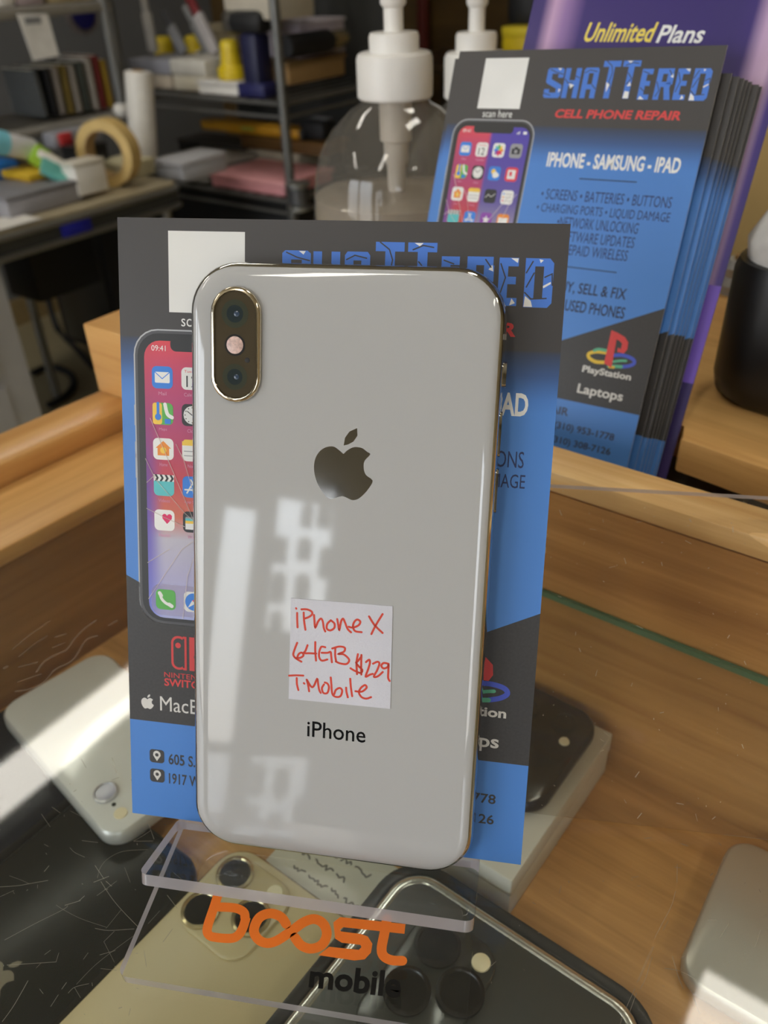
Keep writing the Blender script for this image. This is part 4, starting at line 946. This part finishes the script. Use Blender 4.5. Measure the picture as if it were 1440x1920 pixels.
b.build('sticker', M_('royal_blue', (22, 26, 140), .5), bench)
for x, y in ((-.03, -.03), (-.72, -.03)):
    b = MB(); b.tube([(x, y, -.755), (x, y, -.012)], .013, 12); b.lathe([(.02, -.755), (.02, -.745)], 14, Matrix.Translation((x, y, 0))); b.build('leg', chrome, bench)
cab = thing('filing_cabinet', 'plain grey metal cabinet standing under the workbench', 'cabinet', ROOM @ Matrix.Translation((-1.62, .91, FLOOR)))
b = MB(); b.box((-.30, -.50, .345), (.60, 1.0, .69), bev=.004); b.build('body', M_('cabinet_grey', (184, 184, 186), .5, var=.03), cab)
for k in range(3):
    b = MB(); b.box((.008, -.52, .125 + .225 * k), (.016, .90, .205), bev=.004); d_ = b.build('drawer', M_('cabinet_grey', (0,)*3), cab)
    b = MB(); b.tube([(.016, -.60, .18 + .225 * k), (.035, -.58, .18 + .225 * k), (.035, -.46, .18 + .225 * k), (.016, -.44, .18 + .225 * k)], .005); b.build('handle', chrome, d_)
# black case and cables under the bench
rbox('computer_case', 'black computer case standing on the floor under the workbench', 'computer', 120, 440, 216, 640, s=-1.95, depth=.30, mt=black_m, extra=lambda r, w_, d_, h: [MB_b('front_panel', r, (0, -.004, h * .5), (w_ * .86, .01, h * .9), M_('case_front', (34, 34, 36), .3)), MB_b('power_button', r, (w_ * .25, -.011, h * .8), (.02, .006, .02), grey_pl)]) if False else None
def part(name, r, c, s, mt, bev=.002):
    b = MB(); b.box(c, s, bev=bev); return b.build(name, mt, r)
def cable(name, label, pts, r_, mt):
    b = MB(); b.tube(smooth_path(pts, 6), r_, 8); o = b.build(name, mt); return tag(o, label, 'cable')
rbox('computer_case', 'black computer case standing on the floor under the workbench end', 'computer', 128, 425, 235, 655, t=1.52, depth=.40, mt=black_m, extra=lambda r, w_, d_, h: (part('front_panel', r, (0, -.004, h * .5), (w_ * .8, .01, h * .9), M_('case_front', (40, 40, 42), .3)), part('power_button', r, (w_ * .2, -.011, h * .8), (.02, .006, .02), grey_pl)))
rbox('waste_bin', 'black bin hanging under the bench near the cabinet', 'bin', 22, 450, 75, 560, t=1.2, depth=.2, mt=black_m, lid=M_('bin_rim', (44, 44, 46), .4), lidh=.08)
cable('power_cable', 'dark cable running down the wall to the floor under the bench', [at(70, 470, s=-2.9), at(90, 560, s=-2.9), at(110, 620, s=-2.85), at(140, 650, z=FLOOR + .01), at(175, 690, z=FLOOR + .01)], .012, black_m)
cable('extension_cable', 'black cable looping on the tan floor', [at(60, 700, z=FLOOR + .012), at(95, 688, z=FLOOR + .012), at(130, 700, z=FLOOR + .012), at(138, 722, z=FLOOR + .012), at(120, 745, z=FLOOR + .012), at(90, 760, z=FLOOR + .012)], .012, black_m)
rbox('floor_box', 'black power strip box on the floor by the looping cable', 'power strip', 95, 728, 165, 765, t=1.50, depth=.15, mt=black_m, extra=lambda r, w_, d_, h: part('switch', r, (0, .05, h), (.03, .02, .008), M_('blue_switch', (40, 60, 140), .4)))
# things on the bench
BT = -.245
def onb(px, py): return at(px, py, z=BT)
tape = thing('tape_roll', 'large roll of tan masking tape standing on the workbench', 'tape roll', frame(at(212, 352, z=BT) + V((0, .02, .073)), V((.93, -.30, 0)), V((0, 0, 1)), V((.30, .93, 0)).normalized() * 1))
b = MB(); n = 40
b.loops([[V((r_ * cos(2 * pi * k / n), r_ * sin(2 * pi * k / n), z)) for k in range(n)] for r_, z in ((.052, -.02), (.072, -.02), (.072, .02), (.052, .02), (.052, -.02))], cap0=False, cap1=False); b.build('tape', M_('masking_tape', (206, 176, 112), .6), tape)
b = MB(); b.loops([[V((r_ * cos(2 * pi * k / n), r_ * sin(2 * pi * k / n), z)) for k in range(n)] for r_, z in ((.048, -.0195), (.052, -.0195), (.052, .0195), (.048, .0195), (.048, -.0195))], cap0=False, cap1=False); b.build('core', M_('tape_core', (180, 150, 100), .7), tape)
tb = thing('paper_roll', 'white paper roll leaning upright behind the masking tape', 'paper roll', frame(onb(246, 312) + V((.03, .02, 0)), V((1, 0, 0)), None, V((.22, .05, 1))))
b = MB(); b.lathe([(.034, 0), (.034, .21), (.030, .213), (.014, .213)], 24); b.build('paper', white_pl, tb); b = MB(); b.lathe([(.014, .205), (.014, .216)], 16); b.build('core', cardb, tb)
rbox('white_tub', 'open white plastic tub on the bench in front of the tape roll', 'tub', 150, 298, 208, 362, s=-1.655, depth=.05, mt=white_pl, lid=M_('tub_rim', (200, 194, 180), .5), lidh=.14)
rbox('small_box', 'small beige carton on the bench right of the masking tape', 'box', 238, 300, 296, 340, s=-1.72, zb=BT + .0006, depth=.10, mt=M_('beige_carton', (190, 182, 150), .6), lid=M_('beige_lid', (204, 196, 160), .6), lidh=.2)
rbox('grey_tray', 'long grey plastic tray at the front of the workbench', 'tray', 20, 350, 165, 398, s=-1.66, zb=BT + .0006, depth=.16, mt=M_('tray_grey', (150, 148, 152), .5), lid=M_('tray_rim', (120, 118, 122), .5), lidh=.2)
rbox('blue_pouch', 'bright blue pouch lying on the bench at the picture edge', 'pouch', -30, 302, 55, 358, s=-1.85, depth=.14, mt=M_('bright_blue', (30, 104, 176), .5), bev=.03, extra=lambda r, w_, d_, h: part('zip', r, (0, d_ * .5, h), (w_ * .8, .008, .004), M_('dark_zip', (30, 50, 80), .5)))
def pen(name, label, a, c, r_, m1, m2, cat='marker'):
    d = (c - a); L = d.length; M = frame(a, d.cross(EZ), None, d)
    t = thing(name, label, cat, M)
    b = MB(); b.lathe([(r_ * .9, 0), (r_, .004), (r_, L * .66)], 14); b.build('barrel', m1, t)
    b = MB(); b.lathe([(r_ * 1.06, L * .66), (r_ * 1.06, L * .97), (r_ * .8, L)], 14); b.build('cap', m2, t)
teal = M_('teal_plastic', (96, 170, 160), .5)
pen('marker_tube', 'thick white and pale blue tube lying on the clutter at the bench end', at(62, 282, s=-1.80), at(-20, 262, s=-1.80), .024, M_('white_tube', (220, 220, 224), .5), M_('sky_plastic', (130, 206, 226), .5), 'tube')
pen('glue_tube', 'cream tube lying across the clutter beside the teal packet', at(130, 330, s=-1.74), at(60, 285, s=-1.78), .022, M_('cream_plastic', (214, 206, 180), .5), M_('lime_plastic', (150, 190, 60), .5), 'tube')
rb_ = thing('teal_packet', 'teal packet with a white flap leaning over the tubes', 'packet', frame(at(120, 330, s=-1.70), V((.75, .3, -.55)), None, V((.6, -.2, .75))))
b = MB(); b.box((0, 0, 0), (.10, .05, .012), bev=.003); b.build('pack', teal, rb_); b = MB(); b.box((0, .034, .004), (.12, .02, .010), bev=.003); b.build('flap', white_pl, rb_)
rbox('yellow_cloth', 'folded yellow cloth in front of the blue pouch', 'cloth', 60, 318, 128, 352, s=-1.73, depth=.10, mt=amber, bev=.012, lid=M_('mustard_cloth', (196, 160, 30), .7), lidh=.4)
rbox('heat_gun', 'grey and red tool lying behind the tape roll', 'tool', 105, 240, 200, 272, s=-1.87, depth=.05, mt=M_('tool_grey', (140, 140, 146), .5), bev=.014, extra=lambda r, w_, d_, h: (part('red_button', r, (-w_ * .30, -.004, h * .55), (.035, .012, .03), M_('tool_red', (190, 50, 52), .5), .004), part('grip', r, (w_ * .2, d_ * .5, -.03), (.06, .05, .06), black_m, .01)))
rbox('black_radio', 'black box standing behind the white tub on the bench', 'box', 150, 270, 208, 305, s=-1.79, depth=.06, mt=black_m, lid=M_('dark_lid', (36, 36, 38), .4), lidh=.15)
rbox('flat_carton', 'flat grey carton lying at the back end of the workbench', 'box', 298, 302, 345, 338, t=1.46, depth=.15, mt=M_('pale_grey_carton', (170, 170, 174), .6), lid=M_('pale_grey_lid', (180, 180, 184), .6), lidh=.3)
tag_w = thing('paper_note', 'white slip of paper on the bench edge at the picture border', 'paper', frame(at(8, 418, z=BT + .004), E2))
b = MB(); b.box((0, 0, 0), (.12, .08, .001)); b.build('sheet', white_pl, tag_w)

# small shelf over the bench with papers and binders
shelf_s = -1.95
rk = thing('bench_shelf', 'grey metal shelf unit standing at the back of the workbench', 'shelf unit', ROOM @ Matrix.Translation((shelf_s, 1.55, BT)))
b = MB(); b.box((-.13, -.65, .345), (.28, 1.34, .022), bev=.004); b.build('shelf_board', M_('shelf_grey', (150, 146, 138), .5, .2), rk)
b = MB(); b.box((-.13, -.65, .100), (.28, 1.34, .016), bev=.004); b.build('shelf_board', M_('shelf_grey', (0,)*3), rk)
for x, y in ((.005, .0), (-.26, .0), (.005, -1.3), (-.26, -1.3)):
    b = MB(); b.tube([(x, y, 0), (x, y, .60)], .011, 10); b.build('post', M_('post_grey', (120, 120, 118), .4, .5), rk)
b = MB(); b.lathe([(.016, .100), (.022, .115), (.016, .130)], 14, Matrix.Translation((.012, -.01, 0))); b.build('clip', white_pl, rk)
tg = thing('paper_tag', 'white printed slip hanging from the upper shelf over the binders', 'paper tag', frame(at(60, 28, s=-1.93), E2, None, -E1 * -1))
def hang(px_pts, s): return [at(x, y, s=s) for x, y in px_pts]
hp = hang([(31, 26), (88, 26), (110, 104), (62, 114)], -1.93)
b = MB(); inv = tg.matrix_basis.inverted(); b.loops([[inv @ (q + E1 * d_) for q in hp] for d_ in (0, .002)]); b.build('slip', M_('white_slip', (232, 230, 226), .6), tg)
lab_ = hang([(45, 33), (75, 31), (78, 44), (48, 46)], -1.926)
b = MB(); b.poly([inv @ (q + E1 * .001) for q in lab_]); b.build('printed_block', grey_pl, tg)
ds = thing('blue_disc', 'dark blue disc with a pale rim on the wall side behind the upper bench shelf', 'disc', frame(at(150, 26, s=-2.245), E2, EZ, E1))
b = MB(); b.lathe([(.052, 0), (.052, .012)], 32); b.build('rim', M_('pale_rim', (120, 112, 112), .5), ds); b = MB(); b.lathe([(.037, .012), (.037, .016), (.01, .018)], 32); b.build('face', M_('deep_blue', (18, 16, 96), .5), ds)
bk = [((62, 128), (86, 216), (82, 84, 84), 'grey'), ((84, 124), (106, 216), (18, 18, 20), 'black'), ((100, 122), (120, 218), (140, 130, 120), 'taupe'), ((116, 118), (136, 214), (120, 100, 40), 'olive'), ((131, 118), (152, 216), (150, 142, 132), 'pale'), ((146, 112), (168, 214), (64, 68, 60), 'dark green'), ((162, 104), (184, 212), (160, 152, 142), 'light grey'), ((177, 100), (198, 212), (112, 36, 30), 'dark red'), ((191, 108), (212, 212), (150, 120, 30), 'mustard')]
for i, (tp_, bt_, c, nm) in enumerate(bk):
    s_ = -2.02 + .004 * i
    T_, B_ = at(*tp_, s=s_), at(*bt_, s=s_)
    B_.z = BT + .112; d = T_ - B_; L = d.length
    r = thing('binder', nm + ' paper binder leaning on the lower bench shelf', 'binder', frame(B_, E2 - d.normalized() * E2.dot(d.normalized()), None, d), 'binders on the bench shelf')
    b = MB(); b.box((0, .06, L / 2), (.013, .13, L - .01), bev=.002); b.build('cover', M_('binder_' + nm.replace(' ', '_'), c, .6), r)
    b = MB(); b.box((.0, .068, L / 2 + .002), (.009, .12, L - .01), bev=.001); b.build('pages', M_('page_paper', (200, 194, 180), .8), r)
rbox('carton', 'pale carton lying on the upper bench shelf at the left', 'box', 0, -40, 30, 10, s=-1.99, depth=.1, zb=BT + .3575, mt=white_pl, lid=M_('grey_lid', (160, 160, 158), .5), lidh=.2)
rbox('carton', 'tan carton lying on the upper bench shelf next to its post', 'box', 95, -40, 180, 8, s=-1.99, depth=.1, zb=BT + .3575, mt=M_('tan_carton', (176, 160, 122), .7), lid=M_('tan_lid', (186, 170, 130), .7), lidh=.2)
rbox('carton', 'pink-grey carton in the middle of the upper bench shelf', 'box', 35, -40, 85, 9, s=-1.99, depth=.1, zb=BT + .3575, mt=M_('pinkish_carton', (176, 160, 160), .7), lid=M_('pinkish_lid', (190, 176, 176), .7), lidh=.2)

# wire rack
SR0, SR1, TR0, TR1 = -2.06, -1.485, 1.66, 2.10
rack = thing('wire_rack', 'tall dark wire shelving rack full of tools in the back of the shop', 'shelving rack', ROOM @ Matrix.Translation((SR0, TR0, FLOOR)))
RW, RD = SR1 - SR0, TR1 - TR0
for x, y in ((0, 0), (RW, 0), (0, RD), (RW, RD)):
    b = MB(); b.tube([(x, y, 0), (x, y, 1.55)], .0125, 12); b.lathe([(.018, 0), (.018, .02)], 12, Matrix.Translation((x, y, 0))); b.build('post', M_('dull_post', (112, 112, 110), .35, .7), rack)
for z in (.30, .665, .893, 1.25):
    b = MB()
    for q in ([(0, 0, z), (RW, 0, z)], [(0, RD, z), (RW, RD, z)], [(0, 0, z), (0, RD, z)], [(RW, 0, z), (RW, RD, z)]):
        b.tube(q, .005); b.tube([(a[0], a[1], a[2] - .03) for a in q], .004)
    for k in range(12): b.tube([(RW * (k + .5) / 12, 0, z), (RW * (k + .5) / 12, RD, z)], .0025, 6)
    b.build('wire_shelf', M_('rack_wire', (128, 128, 126), .35, .7), rack)
b = MB(); b.box((RW / 2, RD - .01, .78), (RW, .006, 1.5)); b.build('back_board', M_('dark_back_board', (44, 44, 42), .7), rack)
T_ = 1.70
rbox('grey_tray', 'pale grey tray with a lid on the upper rack shelf', 'tray', 250, 112, 322, 158, t=T_, depth=.16, zb=-0.1005, mt=M_('tray_cream', (176, 164, 146), .5), lid=M_('tray_lilac', (140, 140, 148), .5), lidh=.5)
rbox('white_box', 'square white box in the middle of the upper rack shelf', 'box', 326, 112, 388, 160, t=T_, depth=.14, zb=-0.1005, mt=M_('offwhite_box', (206, 198, 178), .5), lid=M_('offwhite_lid', (196, 192, 182), .5), lidh=.5)
rbox('white_bundle', 'bright white rounded pack lying behind the white box', 'pack', 340, 94, 418, 126, t=T_ + .20, depth=.08, zb=-0.1005, mt=M_('bright_white', (232, 230, 224), .5), bev=.018, extra=lambda r, w_, d_, h: part('band', r, (0, d_ / 2, h / 2), (.02, d_ * 1.03, h * 1.03), grey_pl, .006))
rbox('white_slab', 'flat white case lying at the front of the upper rack shelf', 'case', 372, 152, 446, 171, t=1.675, depth=.10, zb=-0.1005, mt=white_pl, lid=M_('slab_lid', (200, 196, 190), .5), lidh=.4)
def clamp(px0, py0, px1, py1, t, label):
    A, B = at((px0 + px1) / 2, py1, t=t), at((px0 + px1) / 2, py0, t=t)
    h = (B - A).z; r_ = abs((at(px1, py1, t=t) - at(px0, py1, t=t)).dot(E1)) / 2
    q = thing('spray_bottle', label, 'bottle', Matrix.Translation(A), 'yellow bottles on the rack')
    b = MB(); b.lathe([(r_ * .8, 0), (r_, .01), (r_, h * .30), (r_ * .72, h * .42), (r_ * .62, h * .8)], 20); b.build('bottle_body', yellow, q)
    b = MB(); b.lathe([(r_ * .66, h * .8), (r_ * .6, h * .95), (r_ * .4, h)], 20); b.build('cap', M_('yellow_cap', (226, 200, 40), .4), q)
clamp(418, 74, 458, 152, 1.72, 'tall yellow bottle at the right end of the upper rack shelf')
clamp(352, 66, 386, 128, 1.92, 'yellow bottle behind the white pack on the upper rack shelf')
clamp(296, 68, 332, 132, 1.92, 'yellow bottle at the left, behind the grey tray')
def stick(name, label, a, c, w_, mt, cat='tool', m2=None):
    d = c - a; L = d.length; r = thing(name, label, cat, frame(a, d.cross(E2).normalized(), None, d))
    b = MB(); b.box((0, 0, L * .32), (w_, w_ * .5, L * .64), bev=.003); b.build('handle', mt, r)
    b = MB(); b.box((0, 0, L * .82), (w_ * .7, w_ * .4, L * .36), bev=.003); b.build('blade', m2 or mt, r)
stick('steel_ruler', 'long white strip standing at the left end of the rack', at(288, 98, t=1.78), at(266, -20, t=1.78), .03, M_('pale_strip', (170, 166, 160), .5))
stick('saw_handle', 'grey bar leaning left among the tools on the rack', at(345, 100, t=1.80), at(305, 20, t=1.80), .03, grey_pl, m2=M_('dark_bar', (70, 70, 72), .5))
stick('caulk_tube', 'white and red tube leaning among the tools on the rack', at(405, 100, t=1.82), at(350, -15, t=1.82), .034, M_('tube_white', (176, 170, 168), .5), m2=M_('tube_red', (120, 40, 42), .5))
stick('metal_bar', 'pale bar leaning beside the red tube on the rack', at(392, 98, t=1.84), at(345, 10, t=1.84), .026, M_('pale_bar', (130, 130, 128), .5))
rbox('beige_box', 'beige carton standing upright at the back of the upper rack shelf', 'box', 398, 44, 446, 92, t=1.98, depth=.06, zb=-0.1005, mt=M_('drab_carton', (128, 116, 92), .7), lid=M_('drab_lid', (140, 128, 104), .7), lidh=.2)
dr = rbox('power_drill', 'dark blue power drill standing by the rack post', 'power tool', 455, 62, 486, 160, t=1.675, depth=0.06, zb=-0.1005, mt=M_('dark_navy_plastic', (24, 26, 62), .5), bev=.02, extra=lambda r, w_, d_, h: (part('battery', r, (0, .03, .016), (w_ * 1.6, .07, .032), M_('navy_battery', (30, 32, 84), .5), .006), part('drill_head', r, (-.01, .03, h + .02), (w_ * 2.0, .06, .05), black_m, .02), part('chuck', r, (-w_ * 1.15, .03, h + .02), (.04, .05, .05), M_('chuck_steel', (120, 116, 110), .3, .8), .012)))
b = None
# right side of the rack, seen end on
SE = -1.44
rbox('white_carton', 'white carton on the top rack shelf above the lilac papers', 'box', 516, -40, 592, 34, s=-1.52, depth=.16, mt=M_('warm_white_carton', (190, 182, 166), .6), lid=M_('warm_white_lid', (200, 192, 176), .6), lidh=.2)
rbox('paper_stack', 'lilac-white stack of papers on the rack end', 'papers', 566, 36, 650, 103, s=-1.56, depth=.14, mt=M_('lilac_paper', (182, 172, 182), .7), lid=M_('lilac_top', (196, 188, 196), .7), lidh=.1)
rbox('cardboard_tray', 'brown cardboard tray on the upper rack shelf end', 'tray', 545, 108, 650, 150, s=-1.54, depth=.16, mt=cardb, lid=M_('cardboard_rim', (124, 96, 56), .8), lidh=.2)
tl = thing('torch', 'black torch with a gold tip lying on the cardboard tray', 'torch', frame(at(535, 88, s=-1.53), EZ, None, E2))
b = MB(); b.lathe([(.024, 0), (.026, .01), (.026, .16), (.018, .18)], 20); b.build('barrel', black_m, tl); b = MB(); b.lathe([(.018, .18), (.021, .19), (.021, .225), (.014, .24)], 20); b.build('tip', M_('gold_tip', (190, 176, 140), .25, .9), tl)
# lower rack shelf
rbox('yellow_level', 'long amber spirit level lying on the lower rack shelf', 'spirit level', 375, 234, 560, 262, t=1.885, depth=0.06, zb=at(529, 262, t=1.885).z + .004, mt=amber, bev=.012, extra=lambda r, w_, d_, h: (part('end_cap', r, (w_ * .5, .03, h / 2), (.02, .06, h), black_m, .004), part('vial', r, (0, -.002, h * .6), (.05, .008, h * .3), M_('vial_green', (150, 160, 60), .3), .002)))
rbox('brown_carton', 'dark brown carton under the amber spirit level', 'box', 452, 262, 606, 292, t=1.885, depth=0.1, zb=at(514, 286, t=1.885).z + .003, mt=M_('dark_brown_carton', (96, 66, 24), .7), lid=M_('dark_brown_lid', (110, 76, 30), .7), lidh=.2)
rbox('black_bag', 'black bag lying at the end of the amber level', 'bag', 560, 228, 606, 262, t=1.9, depth=0.06, zb=at(529, 262, t=1.885).z + .004, mt=black_m, bev=.02, extra=lambda r, w_, d_, h: part('strap', r, (0, .05, h), (w_ * .7, .02, .006), grey_pl))
rbox('white_dish', 'white plastic dish on the lower rack shelf', 'dish', 468, 286, 560, 318, t=1.885, depth=0.14, zb=-0.3285, mt=M_('dish_white', (176, 168, 150), .5), lid=M_('dish_rim', (190, 182, 164), .5), lidh=.2, bev=.01)
rbox('pink_folder', 'pink folder lying at the front of the lower rack shelf', 'folder', 396, 333, 530, 350, t=1.67, depth=.20, zb=-0.3285, mt=M_('pink_paper', (206, 142, 146), .6), lid=M_('pink_cover', (212, 150, 152), .6), lidh=.3)
rbox('grey_case', 'pale grey flat case lying at the left of the lower rack shelf', 'case', 290, 305, 388, 345, t=1.68, depth=.20, zb=-0.3285, mt=M_('case_grey', (150, 148, 142), .5), lid=M_('case_top', (170, 168, 164), .5), lidh=.4)
rbox('dark_crate', 'dark crate pushed in behind the pink folder', 'crate', 340, 268, 470, 320, t=1.9, depth=0.12, zb=-0.3285, mt=M_('crate_dark', (34, 32, 30), .6), lid=M_('crate_rim', (66, 62, 58), .5), lidh=.15)
rbox('black_crate', 'big black crate under the lower rack shelf', 'crate', 330, 358, 545, 520, t=1.70, depth=.30, mt=M_('crate_black', (16, 16, 18), .5), lid=M_('crate_black_rim', (30, 30, 32), .5), lidh=.1)
jr = thing('steel_spool', 'small steel spool on the lower shelf end by the bottle', 'spool', Matrix.Translation(at(562, 392, t=1.60)))
b = MB(); b.lathe([(.03, 0), (.03, .008), (.016, .012), (.016, .05), (.03, .054), (.03, .062)], 24); b.build('spool', chrome, jr); b = MB(); b.lathe([(.024, .012), (.024, .05)], 24); b.build('wire', M_('wire_grey', (90, 90, 92), .4, .6), jr)

# things against the back wall
bp = thing('navy_panel', 'tall navy blue panel standing against the brown back wall', 'panel', ROOM @ Matrix.Translation((-2.215, 2.955, FLOOR)))
b = MB(); b.box((0, 0, 1.05), (.17, .05, 2.1), bev=.006); b.build('board', M_('navy_board', (22, 32, 66), .5), bp); b = MB(); b.box((0, 0, .02), (.22, .08, .04), bev=.006); b.build('foot', black_m, bp)
rs_ = thing('red_strip', 'narrow dark red pole leaning on the brown back wall', 'pole', ROOM @ Matrix.Translation((-1.93, 2.96, FLOOR)))
b = MB(); b.lathe([(.022, 0), (.022, 1.6)], 14); b.build('pole', M_('dark_red', (92, 24, 16), .5), rs_); b = MB(); b.lathe([(.026, 1.6), (.020, 1.63)], 14); b.build('cap', black_m, rs_)
rbox('tool_bag', 'black tool bag on a stool by the back wall behind the brochure', 'bag', 945, -30, 1000, 50, t=2.6, depth=.2, mt=black_m, bev=.03, extra=lambda r, w_, d_, h: part('handle', r, (0, d_ / 2, h + .02), (w_ * .5, .03, .03), grey_pl, .008))
rbox('yellow_case', 'bright yellow case below the black tool bag', 'case', 940, 50, 1002, 110, t=2.55, depth=.2, mt=yellow, lid=M_('yellow_case_lid', (220, 196, 40), .5), lidh=.3)
stl = thing('side_table', 'dark wooden side table carrying the yellow case', 'table', ROOM @ Matrix.Translation((-1.50, 2.62, FLOOR)))
zt = at(970, 112, t=2.55).z - FLOOR - .005
b = MB(); b.box((0, 0, zt - .015), (.50, .40, .03), bev=.004); b.build('table_top', M_('dark_table', (60, 44, 24), .5), stl)
for x in (-.22, .22):
    for y in (-.17, .17):
        b = MB(); b.box((x, y, (zt - .03) / 2), (.035, .035, zt - .03), bev=.003); b.build('leg', M_('dark_table', (0,)*3), stl)
# right side: big carton, dark post, wrapped roll on the counter behind the machine
cb = thing('cardboard_box', 'large tan cardboard box behind the black machine', 'box', Matrix.Translation(V((at(1388, 440, y=.55).x, .55, .0093))))
b = MB(); b.box((.15, .0, .115), (.30, .22, .23), bev=.002); b.build('carton_body', M_('tan_cardboard', (196, 164, 104), .75), cb)
b = MB(); b.box((.15, -.1112, .115), (.05, .002, .23)); b.build('packing_tape', M_('brown_tape', (176, 138, 80), .4), cb)
pb = rbox('dark_box', 'dark brown upright box standing behind the oak board', 'box', 1386, 430, 1440, 553, t=.455, depth=.05, mt=M_('dark_brown_box', (70, 54, 42), .6), lid=M_('dark_brown_box_lid', (80, 62, 48), .6), lidh=.1)
wr = thing('plastic_roll', 'crumpled clear plastic roll between the brochure and the dark box', 'roll', Matrix.Translation(at(1374, 553, t=.450)))
b = MB(); b.lathe([(.007, 0), (.008, .006), (.006, .010), (.008, .015), (.006, .019)], 18); b.build('wrap', M_('grey_wrap', (150, 150, 148), .25), wr); b = MB(); b.lathe([(.003, .018), (.003, .021)], 12); b.build('core', cardb, wr)

# hanging cases in the shop front, seen mirrored in the silver phone
for k in range(3):
    for j in range(4):
        if (k, j) in ((0, 0), (2, 2), (1, 3)): continue
        w_, h_ = random.uniform(.045, .085), random.uniform(.08, .135)
        r = thing('phone_case_pack', 'dark hanging phone case pack on the shop front display', 'phone case', ROOM @ Matrix.Translation((.375 + .095 * k + random.uniform(0, .03), T0 + .12, .77 - .155 * j + random.uniform(-.02, .02))), 'hanging case packs')
        b = MB(); b.box((0, 0, -h_ / 2), (w_, .02, h_), bev=.004); b.build('pack', M_('pack_dark', (44, 42, 46), .5), r)
        b = MB(); b.box((0, 0, .003), (.03, .003, .02)); b.build('hang_tab', white_pl, r)
